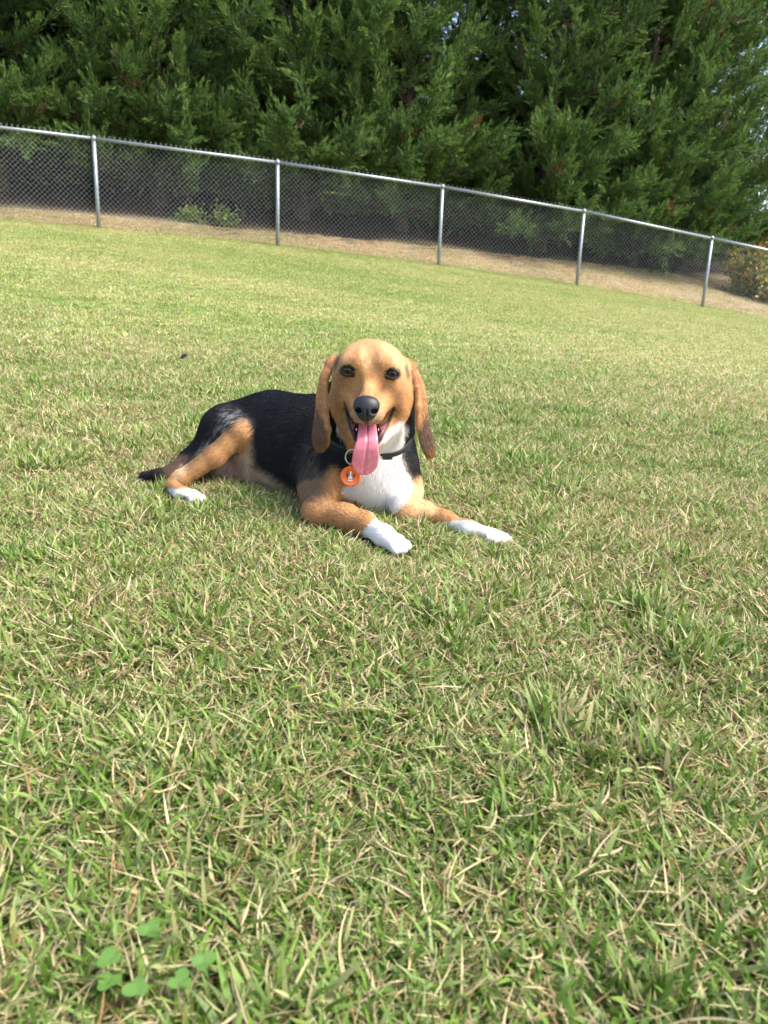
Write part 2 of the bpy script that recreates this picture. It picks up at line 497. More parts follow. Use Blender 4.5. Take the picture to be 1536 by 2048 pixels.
_tags = sorted({p.tag for p in prims}); _best = np.full(len(DV), 9.0); _tg = np.zeros(len(DV), int)
for p in prims:
    d = p(DV[:, 0], DV[:, 1], DV[:, 2]); m = d < _best; _best[m] = d[m]; _tg[m] = _tags.index(p.tag)
# ---- coat colours: markings of the animal and some painted light and shade, laid out as patches over the body
TAN, DTAN, LTAN = (0.48, 0.245, 0.095), (0.26, 0.120, 0.045), (0.64, 0.385, 0.185)
BLACK, WHITE, CREAM = (0.009, 0.009, 0.010), (0.76, 0.73, 0.68), (0.52, 0.38, 0.25)
RUST, GRIZ, PINKB = (0.150, 0.085, 0.052), (0.075, 0.058, 0.045), (0.44, 0.27, 0.21)
def coat(V, tg, x, y):
    """Coat colour at points V (tags tg, photograph position x, y)."""
    c = np.empty((len(V), 3)); c[:] = TAN
    T = lambda *names: np.isin(tg, [_tags.index(n) for n in names if n in _tags])
    def lay(mask, col, soft=1.0):
        nonlocal c
        m = np.clip(mask, 0, 1)[:, None]; c = c * (1 - m) + np.asarray(col) * m
    def poly(pts, soft): return sstep(soft, -soft, point_in_poly_sd(pts, x, y))
    blot = vnoise(V, 0.018); fine = vnoise(V, 0.006)
    body = T('torso', 'shoulder', 'neck', 'thigh', 'tail')
    # black saddle, neck and rump
    lay(body * 1.0, BLACK)
    lay(T('chest', 'throat') * 1.0, WHITE)
    lay(T('belly') * 1.0, CREAM)
    # pale grizzled fringe under the flank and in front of the thigh
    fr = poly([(470, 990), (486, 905), (492, 850), (500, 862), (510, 935), (545, 955), (575, 975), (596, 985), (606, 955), (618, 1000), (612, 1045), (560, 1020)], 11)
    lay(fr * T('torso', 'belly', 'thigh', 'shoulder'), CREAM)
    lay(poly([(425, 960), (465, 905), (488, 885), (486, 950), (478, 985), (430, 985)], 6) * T('belly', 'torso', 'thigh'), PINKB)
    # grizzled line behind the shoulder
    lay(poly([(590, 1000), (604, 900), (625, 830), (637, 818), (632, 850), (616, 930), (622, 1000)], 6) * 0.30 * T('torso', 'shoulder'), GRIZ)
    lay(poly([(600, 1025), (598, 940), (640, 900), (668, 960), (640, 1010)], 26) * 0.7 * T('torso', 'shoulder', 'foreleg'), GRIZ)
    lay(poly([(596, 1000), (604, 900), (640, 880), (680, 940), (660, 1000)], 22) * 0.5 * T('torso', 'shoulder', 'neck') * sstep(0.5, 0.75, vnoise(V, 0.0045)), (0.22, 0.17, 0.12))
    # tan of the shoulder and forelegs
    sh = poly([(652, 1030), (650, 965), (662, 935), (676, 928), (692, 945), (702, 980), (745, 1022), (740, 1060), (640, 1050), (606, 1035), (606, 1012), (640, 1008)], 15)
    lay(sh * T('shoulder', 'torso', 'chest', 'foreleg', 'neck'), TAN)
    lay(T('foreleg') * sstep(1000, 1014, y) * 1.0, TAN)
    lay(poly([(812, 965), (826, 950), (852, 945), (872, 1030), (820, 1050), (785, 1045), (790, 1025), (812, 1000), (824, 984)], 5) * T('shoulder', 'torso', 'chest', 'foreleg', 'neck'), LTAN)  # paler tan on this shoulder: light from the right painted in
    # white breast and throat
    br = poly([(684, 985), (706, 955), (722, 900), (757, 892), (771, 869), (783, 854), (800, 842), (811, 845), (816, 862), (806, 888), (796, 905), (808, 930), (820, 952), (823, 975), (812, 1002), (788, 1026), (765, 1034), (742, 1024), (716, 1002), (696, 998)], 4.5)
    lay(br * T('chest', 'throat', 'neck', 'torso', 'shoulder', 'head', 'jaw', 'foreleg'), WHITE)
    lay(poly([(678, 862), (690, 866), (702, 880), (706, 900), (690, 892), (676, 878)], 4) * T('throat', 'jaw', 'head', 'neck'), WHITE)
    lay(poly([(640, 840), (668, 846), (684, 868), (700, 897), (700, 945), (676, 932), (660, 930), (640, 945)], 5) * T('throat', 'chest', 'neck', 'torso', 'shoulder', 'jaw'), BLACK)
    lay(poly([(806, 892), (815, 860), (822, 845), (840, 930), (830, 962), (818, 948), (803, 910)], 4) * T('throat', 'chest', 'neck', 'torso', 'shoulder'), BLACK)
    lay(poly([(798, 905), (806, 900), (824, 950), (818, 956)], 3) * 0.6 * T('chest', 'neck', 'torso', 'shoulder'), RUST)
    # white forefeet and hind foot
    lay(poly([(722, 1068), (733, 1052), (752, 1036), (790, 1045), (860, 1120), (740, 1130)], 3) * T('foreleg'), WHITE)
    lay(poly([(872, 1060), (884, 1046), (918, 1040), (1030, 1050), (1040, 1110), (880, 1085)], 3) * T('foreleg'), WHITE)
    lay(poly([(640, 1012), (700, 1030), (735, 1050), (700, 1062), (640, 1050)], 8) * 0.35 * T('foreleg'), DTAN)
    lay(T('hindleg') * 1.0, TAN)
    lay(poly([(505, 860), (492, 838), (470, 846), (438, 886), (392, 928), (340, 962), (325, 985), (420, 985), (470, 910), (500, 885)], 8) * T('thigh', 'hindleg', 'torso'), TAN)
    lay(poly([(440, 890), (415, 905), (385, 935), (370, 940), (372, 915), (420, 880), (455, 850), (470, 850)], 9) * 0.6 * T('thigh', 'hindleg'), GRIZ)
    lay(poly([(350, 945), (372, 925), (378, 940), (352, 965)], 5) * 0.7 * T('thigh', 'tail', 'hindleg'), CREAM)
    lay(T('hindpaw') * sstep(973, 981, y), WHITE)
    lay(T('hindpaw') * sstep(981, 973, y), TAN)
    lay(poly([(354, 990), (380, 992), (376, 1003), (356, 1005)], 3) * 0.8 * T('hindpaw'), (0.05, 0.04, 0.04))
    lay(poly([(420, 880), (450, 820), (478, 822), (490, 845), (455, 868), (400, 915)], 16) * 0.75 * T('thigh', 'torso') * sstep(0.42, 0.70, vnoise(V, 0.0045)), (0.34, 0.33, 0.32))
    lay(T('tail') * sstep(320, 345, x) * 0.5, RUST)
    
    # head: tan, rusty crown, darker cheeks, grey round the nose
    hd = T('head', 'muzzle', 'jaw')
    lay(hd * 1.0 * ~((T('jaw', 'head')) & (br > 0.5)), np.array(TAN) * 1.1)
    lay(hd * poly([(715, 700), (728, 740), (755, 742), (775, 708), (800, 760), (815, 735), (790, 690), (740, 678), (690, 695), (672, 745), (700, 722)], 9) * 0.9 * (br < 0.5), LTAN)
    lay(hd * poly([(725, 678), (765, 680), (760, 715), (748, 745), (735, 715)], 9) * 0.30, (0.44, 0.20, 0.07))
    lay(hd * poly([(672, 745), (700, 765), (715, 790), (700, 830), (705, 880), (690, 880), (664, 850), (664, 790)], 10) * 0.75 * (br < 0.5), DTAN)  # this cheek painted darker, as the side turned from the light
    lay(hd * poly([(765, 770), (790, 775), (805, 800), (795, 840), (775, 825)], 12) * 0.35 * (br < 0.5), DTAN)
    lay(hd * sstep(0.55, 0.85, blot) * 0.25 * (br < 0.5), DTAN)
    lay(hd * poly([(712, 800), (720, 783), (745, 783), (758, 800), (745, 790), (720, 790)], 8) * 0.45, (0.30, 0.17, 0.12))
    lay(hd * poly([(704, 822), (733, 838), (764, 820), (768, 838), (752, 853), (730, 850), (714, 850), (704, 838)], 7) * 0.75, (0.36, 0.255, 0.175))
    lay(hd * br, WHITE)
    lay(hd * poly([(666, 722), (675, 705), (682, 708), (676, 735), (668, 745)], 4) * 0.75, (0.06, 0.05, 0.045))
    lay(hd * poly([(808, 735), (814, 728), (820, 752), (816, 762), (811, 752)], 3) * 0.75, (0.06, 0.05, 0.045))
    # dark eye rims
    for a, b in EYES:
        r = np.hypot((x - a) / 16.5, (y - b - 0.5) / 12.5)
        lay(hd * sstep(1.12, 0.88, r), (0.012, 0.010, 0.010))
        s = 1 if a < 740 else -1
        lay(hd * poly([(a + s * 11, b - 6), (a + s * 22, b - 1), (a + s * 12, b + 3)], 2) * 0.5, (0.05, 0.03, 0.02))
        lay(hd * poly([(a + s * 2, b - 26), (a + s * 16, b - 22), (a + s * 16, b - 10), (a + s * 8, b - 14)], 6) * 0.45, DTAN)  # brow shading above the inner eye, painted into the coat
    # lips and mouth lining
    mouth = poly([(686, 803), (689, 803), (694, 812), (701, 832), (713, 848), (734, 853), (758, 852), (773, 842), (784, 816), (788, 812), (791, 816), (782, 842), (774, 858), (764, 882), (735, 908), (708, 882), (697, 852), (691, 828)], 2.0)
    inner = poly([(699, 838), (712, 850), (735, 855), (760, 854), (775, 845), (772, 856), (762, 872), (735, 892), (708, 872)], 2.5)
    hm = T('head', 'muzzle', 'jaw')
    lay(mouth * hm, (0.020, 0.013, 0.013))
    lay(inner * hm, np.array((0.30, 0.115, 0.12)))
    lay(inner * hm * sstep(0.55, 0.62, fine), (0.03, 0.018, 0.02))
    # ears: tan above, brown velvet lobes below
    er = T('ear', 'earfold')
    lay(er * 1.0, np.array(TAN) * np.array((0.90, 0.88, 0.92)))
    lobeL = poly([(634, 812), (641, 828), (648, 843), (655, 858), (656, 880), (652, 912), (610, 915), (612, 875), (620, 845)], 3)
    lobeR = poly([(852, 826), (846, 842), (838, 856), (834, 872), (834, 893), (848, 918), (880, 925), (885, 890), (870, 850)], 3)
    lay(er * np.maximum(lobeL, lobeR), np.array(RUST) * (1.0))
    lay(er * np.maximum(poly([(615, 888), (640, 893), (660, 888), (655, 915), (620, 912)], 6), poly([(852, 900), (866, 895), (880, 905), (870, 925), (852, 920)], 5)) * 0.85, np.array(DTAN) * 1.15)
    lay(T('earfold') * np.where(y < 880, 0.9, 0.3), np.array(TAN) * 0.95)
    lay(T('lid') * 1.0, (0.012, 0.010, 0.010))
    # stray hair-to-hair variation
    c = c * (1 + (0.40 * vnoise(V, 0.004) - 0.20) * np.where(c[:, 0] > 0.52, 0.25, 1.0))[:, None]
    naked = np.maximum(np.clip(mouth * hm, 0, 1), T('lid') * 1.0)
    for a, b in EYES: naked = np.maximum(naked, hd * sstep(1.02, 0.9, np.hypot((x - a) / 15.5, (y - b) / 11.0)))
    return np.clip(c, 0.003, 0.9), naked

dog = empty('dog', (float(P(640, 1000, 1.65)[0]), 1.65, float(ground_z(P(640, 1000, 1.65)[0], 1.65))))
tag(dog, 'black, tan and white hound puppy lying on the grass with its tongue out', 'dog')
ORI = np.array(dog.location)
px_, py_ = project(DV)
dcol, dnaked = coat(DV, _tg, px_, py_)
me = quads_mesh('dog_body', DV - ORI, DQ); set_col(me, dcol * np.where(dnaked[:, None] > 0.5, 1, np.where(dcol[:, :1] > 0.6, 0.97, 0.86)))
me.attributes.new('naked', 'FLOAT', 'POINT').data.foreach_set('value', dnaked.astype(np.float32))
n = NT('dog_coat')
at = n.node('ShaderNodeAttribute', attribute_name='Col'); na = n.node('ShaderNodeAttribute', attribute_name='naked')
b = n.bsdf(at.outputs['Color'], n.math('SUBTRACT', 0.75, n.math('MULTIPLY', na.outputs['Fac'], 0.22)), Specular_IOR_Level=0.3)
tc = n.node('ShaderNodeTexCoord'); n.bump(n.noise(900, 2, 0.6, tc.outputs['Object']), b, 0.5, 0.001)
body = link('body', me, n.m, dog)

# ------------------------------------------------------------------ collar round the neck
neckp = [p for p in prims if p.tag in ('neck', 'throat', 'chest')]
cc = P(748, 855, 1.628); ca_ = P(750, 800, 1.60) - P(742, 905, 1.655); ca_ = ca_ + np.array([0.0, 0.012, 0]); ca_ /= np.linalg.norm(ca_)
ex = np.array([1.0, 0, 0]) - ca_ * ca_[0]; ex /= np.linalg.norm(ex); ey = np.cross(ca_, ex)
NA = 72; ring_o = []
rs = np.linspace(0.02, 0.2, 361)
for i in range(NA):
    a = i / NA * 2 * np.pi; dr = np.cos(a) * ex + np.sin(a) * ey
    Qp = cc + rs[:, None] * dr
    vals = field(neckp, [], Qp[:, 0], Qp[:, 1], Qp[:, 2])
    j = np.argmax(vals > -0.001 + 0.0075 * max(0.0, -dr[1] + 0.25)**2); ring_o.append(rs[j] if vals[0] < 0 else 0.06)
ring_o = np.array(ring_o)
for _ in range(14): ring_o = (np.roll(ring_o, 1) + 2 * ring_o + np.roll(ring_o, -1)) / 4
# ---- fur strands growing along the lie of the coat
tri = np.concatenate([DQ[:, [0, 1, 2]], DQ[:, [0, 2, 3]]])
A, B, C_ = DV[tri[:, 0]], DV[tri[:, 1]], DV[tri[:, 2]]
fn = np.cross(B - A, C_ - A); ar = np.linalg.norm(fn, axis=1) / 2
ttag = _tg[tri[:, 0]]
DENS = {'head': 2.6, 'muzzle': 2.6, 'jaw': 2.2, 'ear': 2.0, 'earfold': 2.0, 'throat': 1.6, 'hindpaw': 1.6}
LEN = {'head': 0.0065, 'muzzle': 0.0035, 'jaw': 0.006, 'ear': 0.0075, 'earfold': 0.005, 'throat': 0.011, 'chest': 0.009, 'neck': 0.013,
       'torso': 0.013, 'shoulder': 0.012, 'foreleg': 0.0075, 'thigh': 0.012, 'hindleg': 0.008, 'hindpaw': 0.005, 'belly': 0.013, 'tail': 0.014}
w = ar * np.array([DENS.get(t, 1.0) for t in _tags])[ttag]
w *= (dnaked[tri].max(1) < 0.3) * (DV[tri[:, 0], 2] - ground_z(DV[tri[:, 0], 0], DV[tri[:, 0], 1]) > 0.002)
cp = (DV[tri[:, 0]] - cc); ch_ = cp @ ca_; crr = np.linalg.norm(cp - ch_[:, None] * ca_, axis=1)
w *= ~((np.abs(ch_) < 0.0085) & (crr < 0.125) & np.isin(ttag, [_tags.index(t) for t in ('neck', 'throat', 'chest', 'torso', 'shoulder')]))
NS = 150000
pick = rng.choice(len(tri), NS, p=w / w.sum())
u, v = rng.random(NS), rng.random(NS); sw = u + v > 1; u[sw], v[sw] = 1 - u[sw], 1 - v[sw]
root = A[pick] + u[:, None] * (B[pick] - A[pick]) + v[:, None] * (C_[pick] - A[pick])
# smooth normals from vertex averages
vn = np.zeros_like(DV)
for j in range(3): np.add.at(vn, tri[:, j], fn)
vn /= np.linalg.norm(vn, axis=1)[:, None] + 1e-12
nrm = (1 - u - v)[:, None] * vn[tri[pick, 0]] + u[:, None] * vn[tri[pick, 1]] + v[:, None] * vn[tri[pick, 2]]
nrm /= np.linalg.norm(nrm, axis=1)[:, None] + 1e-12
stag = ttag[pick]
flow = np.zeros((NS, 3))
nose_p = P(733, 800, nose_y)
back_dir = P(450, 880, 1.86) - P(700, 900, 1.62); back_dir /= np.linalg.norm(back_dir)
DIRV = {'torso': back_dir + np.array([0, 0, -0.45]), 'shoulder': np.array([-0.2, 0.1, -1.0]), 'chest': np.array([0.05, 0.2, -1.0]),
        'throat': np.array([0.25, 0.2, -1.0]), 'neck': np.array([0.0, 0.35, -1.0]), 'ear': np.array([0, 0, -1.0]), 'earfold': np.array([0, 0, -1.0]),
        'belly': np.array([-0.1, -0.4, -1.0]), 'thigh': P(360, 950, 1.78) - P(470, 840, 1.78), 'hindleg': P(345, 972, 1.65) - P(485, 860, 1.69),
        'hindpaw': P(405, 1000, 1.58) - P(350, 985, 1.62), 'tail': P(292, 957, 1.75) - P(395, 910, 1.83)}
for i, t in enumerate(_tags):
    m = stag == i
    if t in ('head', 'muzzle', 'jaw'): flow[m] = root[m] - nose_p + np.array([0, 0.02, 0.0])
    elif t == 'foreleg':
        right = root[m][:, 0] > P(775, 1050, 1.5)[0] - (0.0)
        xq, yq = project(root[m])
        lg = (xq > 800) & (yq < 1090) & ~((xq < 830) & (yq > 1060))
        flow[m] = np.where(lg[:, None], P(1005, 1083, 1.44) - P(815, 1015, 1.58), P(803, 1098, 1.36) - P(640, 1020, 1.53))
    else: flow[m] = DIRV.get(t, np.array([0, 0, -1.0]))
flow += rng.normal(0, 0.11, (NS, 3)) * np.linalg.norm(flow, axis=1)[:, None]
# locks: neighbouring hairs lean together
lk = np.stack([vnoise(root + q, 0.016) - 0.5 for q in (0.0, 3.3, 7.7)], 1)
flow /= np.linalg.norm(flow, axis=1)[:, None] + 1e-12
flow += 0.35 * lk
flow -= nrm * (flow * nrm).sum(1)[:, None]; flow /= np.linalg.norm(flow, axis=1)[:, None] + 1e-12
rx, ry = project(root)
ln = np.array([LEN.get(t, 0.008) for t in _tags])[stag] * rng.uniform(0.65, 1.25, NS)
ln = np.where((stag == _tags.index('foreleg')) & ((ry > 1075) | (rx > 960)), ln * 0.45, ln)
jx, jy = rng.normal(0, 2.6, NS), rng.normal(0, 2.6, NS)
nearface = np.isin(stag, [_tags.index(t) for t in ('head', 'muzzle', 'jaw')]); jx[nearface] *= 0.35; jy[nearface] *= 0.35
fcol, _ = coat(root, stag, rx + jx, ry + jy)
fcol *= 1 + (rng.uniform(-0.22, 0.25, NS) * np.where(fcol[:, 0] > 0.55, 0.3, 1.0))[:, None]
lift = rng.uniform(0.14, 0.30, NS)
lift[np.isin(stag, [_tags.index(t) for t in ('head', 'muzzle', 'ear', 'earfold', 'foreleg', 'hindpaw')])] *= 0.9
K = 4
tt = np.array([0, 0.3, 0.65, 1.0])
pts = np.zeros((NS, K, 3))
for i, q in enumerate(tt):
    pts[:, i] = root - nrm * 0.0002 + flow * (ln * q)[:, None] * 0.95 + nrm * (ln * lift * (q - 0.42 * q * q))[:, None]
pts[:, :, 2] -= (0.06 * ln)[:, None] * tt[None] ** 2
fur_c = bpy.data.hair_curves.new('dog_fur')
fur_c.add_curves([K] * NS)
fur_c.attributes['position'].data.foreach_set('vector', (pts - ORI).astype(np.float32).ravel())
ra = fur_c.attributes.new('radius', 'FLOAT', 'POINT')
base_r = np.where(nearface, 0.00026, 0.00036) * rng.uniform(0.8, 1.2, NS)
ra.data.foreach_set('value', (base_r[:, None] * np.array([1.0, 0.9, 0.6, 0.12])[None]).astype(np.float32).ravel())
ca = fur_c.attributes.new('Col', 'FLOAT_COLOR', 'CURVE')
c4 = np.ones((NS, 4), np.float32); c4[:, :3] = np.clip(fcol, 0.003, 0.9); ca.data.foreach_set('color', c4.ravel())
n = NT('dog_fur')
at = n.node('ShaderNodeAttribute', attribute_name='Col')
n.bsdf(at.outputs['Color'], 0.55, Specular_IOR_Level=0.25)
fur_c.materials.append(n.m)
fur = bpy.data.objects.new('fur', fur_c); COL.objects.link(fur); fur.parent = dog
tag(fur, kind='stuff')

# ---- eyes
def ball_mesh(name, c, r, rings=24, segs=32, axis=(0, -1, 0)):
    ax = np.array(axis, float); ax /= np.linalg.norm(ax); fr = tangent_frame(np.array([0, 0, 1.0]), ax)
    X, Z, Y = fr[0], fr[1], ax
    th = np.linspace(0, np.pi, rings + 1)[:, None]; ph = np.arange(segs)[None] / segs * 2 * np.pi
    V = c + r * ((np.sin(th) * np.cos(ph))[..., None] * X + (np.sin(th) * np.sin(ph))[..., None] * Z + (np.cos(th) * np.ones_like(ph))[..., None] * Y)
    V = V.reshape(-1, 3); i = np.arange(rings)[:, None] * segs; k = np.arange(segs); k2 = (k + 1) % segs
    Q = np.stack([i + k, i + segs + k, i + segs + k2, i + k2], -1).reshape(-1, 4)
    ang = np.repeat(th[:, 0], segs)
    return quads_mesh(name, V, Q), ang
n = NT('dog_eye'); at = n.node('ShaderNodeAttribute', attribute_name='Col')
n.bsdf(at.outputs['Color'], 0.10, Specular_IOR_Level=0.35)
for c in eye_c:
    d = CAM - c + np.array([0.0, 0, 0.0]); e_me, ang = ball_mesh('dog_eye', c - ORI, EYE_R, axis=d)
    a = np.degrees(ang)[:, None]
    iris = np.array((0.045, 0.020, 0.009)); pup = np.array((0.002, 0.002, 0.002)); scl = np.array((0.10, 0.07, 0.05))
    col = np.where(a < 17, pup, np.where(a < 42, iris, np.where(a < 48, pup, scl)))
    set_col(e_me, col); link('eye', e_me, n.m, dog)

# ---- nose
ny = nose_y - 0.004
npr = [el('nose', 733, 808, ny + 0.006, 26.5, 17, 0.015, 0.006), el('nose', 733, 818, ny + 0.002, 24, 17, 0.014, 0.008),
       el('nose', 733, 828, ny + 0.002, 16, 15, 0.012, 0.01), rc('nose', (733, 836, ny + 0.004, 7), (734, 846, ny + 0.010, 4), 0.008)]
nct = [el('nose', 717, 822, ny - 0.008, 7, 5.0, 0.013, 0.004), el('nose', 749, 824, ny - 0.008, 7, 5.0, 0.013, 0.004),
       rc('nose', (708, 826, ny - 0.004, 2.5), (700, 824, ny + 0.008, 2), 0.004), rc('nose', (757, 828, ny - 0.004, 2.5), (765, 826, ny + 0.008, 2), 0.004),
       rc('nose', (733, 822, ny - 0.0135, 1.2), (734, 848, ny - 0.0, 1.2), 0.004)]
l0 = np.min([p.box[0] for p in npr], 0) - 0.006; h0 = np.max([p.box[1] for p in npr], 0) + 0.006
g3 = [axis_lines(l0[i], h0[i], 0.0008) for i in range(3)]
NVv, NQ = surface_nets(field_grid(npr, nct, *g3), *g3)
n = NT('dog_nose'); tc = n.node('ShaderNodeTexCoord')
vo = n.node('ShaderNodeTexVoronoi'); vo.inputs['Scale'].default_value = 900; n.l(tc.outputs['Object'], vo.inputs['Vector'])
b = n.bsdf((0.014, 0.014, 0.016), 0.42, Specular_IOR_Level=0.45); n.bump(vo.outputs['Distance'], b, 0.35, 0.0006)
link('nose', quads_mesh('dog_nose', NVv - ORI, NQ), n.m, dog)

# ---- tongue: a lofted strap with a middle groove, hanging over the lower lip
tp = np.array([(735, 846, 1.475, 17), (735, 856, 1.452, 18), (735, 868, 1.432, 19.5), (735, 882, 1.420, 21), (733, 898, 1.418, 24.5), (731, 914, 1.422, 26.5), (729.5, 928, 1.428, 26), (728, 938, 1.432, 22.5), (727, 945, 1.435, 16), (726.5, 949, 1.437, 7)])
s0 = np.linspace(0, 1, len(tp)); s1 = 1 - (1 - np.linspace(0, 1, 60))**1.5
TPI = np.stack([np.interp(s1, s0, tp[:, j]) for j in range(4)], 1)
for _ in range(3): TPI[1:-1] = (TPI[:-2] + 2 * TPI[1:-1] + TPI[2:]) / 4
ctr = np.array([P(a, b_, c) for a, b_, c, _w in TPI]); hw = np.array([RR(w_, a, b_, c) for a, b_, c, w_ in TPI])
# round tip
row_ = TPI[:, 1]
hw = np.where(row_ > 919, RR(26.5, 730, 920, 1.425) * np.sqrt(np.clip(1 - (np.clip(row_ - 919, 0, 99) / 30.5)**2, 0.01, 1)), hw)
Tn = np.gradient(ctr, axis=0); Tn /= np.linalg.norm(Tn, axis=1)[:, None]
segs = 64; V = []
for i in range(len(ctr)):
    side = np.array([1.0, 0.06, 0.02]); side -= Tn[i] * (side @ Tn[i]); side /= np.linalg.norm(side)
    nn = np.cross(side, Tn[i]); nn = nn if nn[1] < 0 else -nn
    ph = np.arange(segs) / segs * 2 * np.pi
    thick = 0.0042 * min(1, hw[i] / 0.012)
    cx_ = np.cos(ph); sn = np.sign(np.sin(ph)) * np.abs(np.sin(ph))**0.8
    gro = np.exp(-(cx_ / 0.085)**2) * 0.0034 * (np.sin(ph) > 0) * (1 - 0.55 * s1[i])
    cup = ((cx_**2) * 0.0030 - 0.0010) * min(1, hw[i] / 0.022)
    V.append(ctr[i] + np.outer(cx_ * hw[i], side) + np.outer(sn * thick - gro - 0 + cup, nn))
V = np.concatenate(V); k = np.arange(segs); k2 = (k + 1) % segs
Q = np.concatenate([np.stack([i * segs + k, i * segs + k2, (i + 1) * segs + k2, (i + 1) * segs + k], 1) for i in range(len(ctr) - 1)])
fl = np.concatenate([Q.ravel(), k[::-1], (len(ctr) - 1) * segs + k]); sz = np.concatenate([np.full(len(Q), 4), [segs, segs]])
n = NT('dog_tongue'); tc = n.node('ShaderNodeTexCoord')
mp = n.node('ShaderNodeMapping'); mp.inputs['Scale'].default_value = (1, 1, 0.25); n.l(tc.outputs['Object'], mp.inputs['Vector'])
col = n.ramp(n.noise(160, 4, 0.6, mp.outputs[0]), [(0.3, (0.60, 0.15, 0.20)), (0.7, (0.74, 0.25, 0.31))])
b = n.bsdf(col, 0.38, Subsurface_Weight=0.12, Subsurface_Scale=0.004); b.inputs['Subsurface Radius'].default_value = (1, 0.4, 0.3)
n.bump(n.noise(700, 3, 0.6, tc.outputs['Object']), b, 0.35, 0.0006)
me = new_mesh('dog_tongue', V - ORI, fl, sz); link('tongue', me, n.m, dog)

# ---- lower teeth hinted beside the tongue
n_t = NT('dog_teeth'); n_t.bsdf((0.75, 0.70, 0.58), 0.25)
for (x0, y0, d0) in ((712.5, 852, 1.437), (757, 853, 1.437)):
    tv, tf, tsz = tube_mesh('t', [P(x0, y0 + 9, d0 + 0.004), P(x0, y0 + 6, d0 + 0.003), P(x0 + 0.3, y0 + 3.5, d0 + 0.003)], [0.0011, 0.0008, 0.0002], 8)
    link('tooth', new_mesh('dog_tooth', tv - ORI, tf, tsz), n_t.m, dog)

# ---- whiskers
wv = []
for (x0, y0, dx, dy) in [(772, 836, 34, -6), (776, 830, 40, -16), (770, 842, 30, 6), (779, 824, 36, -24), (703, 836, -30, 2), (700, 828, -30, -10), (705, 842, -26, 10)]:
    yy = hit(x0, y0, head) or 1.45
    a = P(x0, y0, yy); bm = P(x0 + dx * 0.5, y0 + dy * 0.5 - 2, yy + 0.004); e = P(x0 + dx, y0 + dy, yy + 0.018)
    wv.append(tube_mesh('w', [a, bm, e], [0.00022, 0.00016, 0.00005], 4))
wV, wF, wS = join_geo(wv)
n = NT('dog_whisker'); n.bsdf((0.03, 0.02, 0.015), 0.4)
tag(link('whiskers', new_mesh('dog_whiskers', wV - ORI, wF, wS), n.m, dog), kind='stuff')

# ------------------------------------------------------------------ collar mesh
V = []
for i in range(NA):
    a = i / NA * 2 * np.pi; dr = np.cos(a) * ex + np.sin(a) * ey
    for (rr, zz) in ((0, -0.0062), (0.0020, -0.0058), (0.0020, 0.0058), (0, 0.0062)):
        V.append(cc + dr * (ring_o[i] + rr) + ca_ * zz)
V = np.array(V); i = np.arange(NA)[:, None]; k = np.arange(4)
Q = np.stack([i * 4 + k, i * 4 + (k + 1) % 4, ((i + 1) % NA) * 4 + (k + 1) % 4, ((i + 1) % NA) * 4 + k], -1).reshape(-1, 4)
collar = empty('dog_collar', tuple(cc)); tag(collar, 'black webbing collar round the hound puppy\'s neck', 'collar')
n = NT('collar_webbing'); tc = n.node('ShaderNodeTexCoord')
wv_ = n.node('ShaderNodeTexWave'); wv_.inputs['Scale'].default_value = 260; n.l(tc.outputs['Object'], wv_.inputs['Vector'])
b = n.bsdf((0.014, 0.014, 0.015), 0.55); n.bump(wv_.outputs['Fac'], b, 0.3, 0.0006)
link('band', quads_mesh('collar_band', V - cc, Q, True), n.m, collar)
# side-release buckle piece on the band
def collar_pt(px):
    best = None
    for i in range(NA):
        a = i / NA * 2 * np.pi; dr = np.cos(a) * ex + np.sin(a) * ey; q = cc + dr * (ring_o[i] + 0.003)
        x, _ = project(q[None]); f_ = abs(x[0] - px) + (1000 if dr[1] > 0 else 0)
        if best is None or f_ < best[0]: best = (f_, q, dr)
    return best[1], best[2]
bq, bdr = collar_pt(772); bt = np.cross(ca_, bdr)
Vb = np.array([bq + bt * a * 0.010 + ca_ * b_ * 0.0070 + bdr * c_ for c_ in (-0.002, 0.0014) for a, b_ in ((-1, -.8), (-.8, -1), (.8, -1), (1, -.8), (1, .8), (.8, 1), (-.8, 1), (-1, .8))])
kk = np.arange(8); Fb = np.concatenate([kk[::-1], kk + 8] + [np.array([j, (j + 1) % 8, (j + 1) % 8 + 8, j + 8]) for j in range(8)])
n = NT('collar_buckle'); n.bsdf((0.02, 0.021, 0.022), 0.35)
link('buckle', new_mesh('collar_buckle', Vb - cc, Fb, [8, 8] + [4] * 8, False), n.m, collar)

# ------------------------------------------------------------------ orange tag hanging from the collar
ty = 1.488
tcn = P(701, 953, ty); tr = RR(20.5, 701, 953, ty)
td = CAM - tcn; td = td / np.linalg.norm(td) + np.array([-0.10, 0, 0.12]); td /= np.linalg.norm(td)
tfr = tangent_frame(np.array([0.05, 0, 1.0]), td); tX, tY = tfr[0], tfr[1]
if tX[0] < 0: tX = -tX
def disc_mesh(name, c, prof, n_=48):
    ph = np.arange(n_) / n_ * 2 * np.pi; V = []
    for r, z in prof: V.append(c + r * (np.cos(ph)[:, None] * tX + np.sin(ph)[:, None] * tY) + z * td)
    V = np.concatenate(V); k = np.arange(n_); k2 = (k + 1) % n_; fl = []; sz = []
    for i in range(len(prof) - 1): fl.append(np.stack([i * n_ + k, i * n_ + k2, (i + 1) * n_ + k2, (i + 1) * n_ + k], 1).ravel()); sz += [4] * n_
    fl.append(k[::-1]); fl.append((len(prof) - 1) * n_ + k); sz += [n_, n_]
    return new_mesh(name, V, np.concatenate(fl), sz)
ptag = empty('pet_tag', tuple(tcn)); tag(ptag, 'round orange tag with a dog face, hanging from the black collar by a ring', 'pet tag')
OR = NT('tag_orange'); OR.bsdf((0.78, 0.16, 0.025), 0.38)
O0 = np.zeros(3)
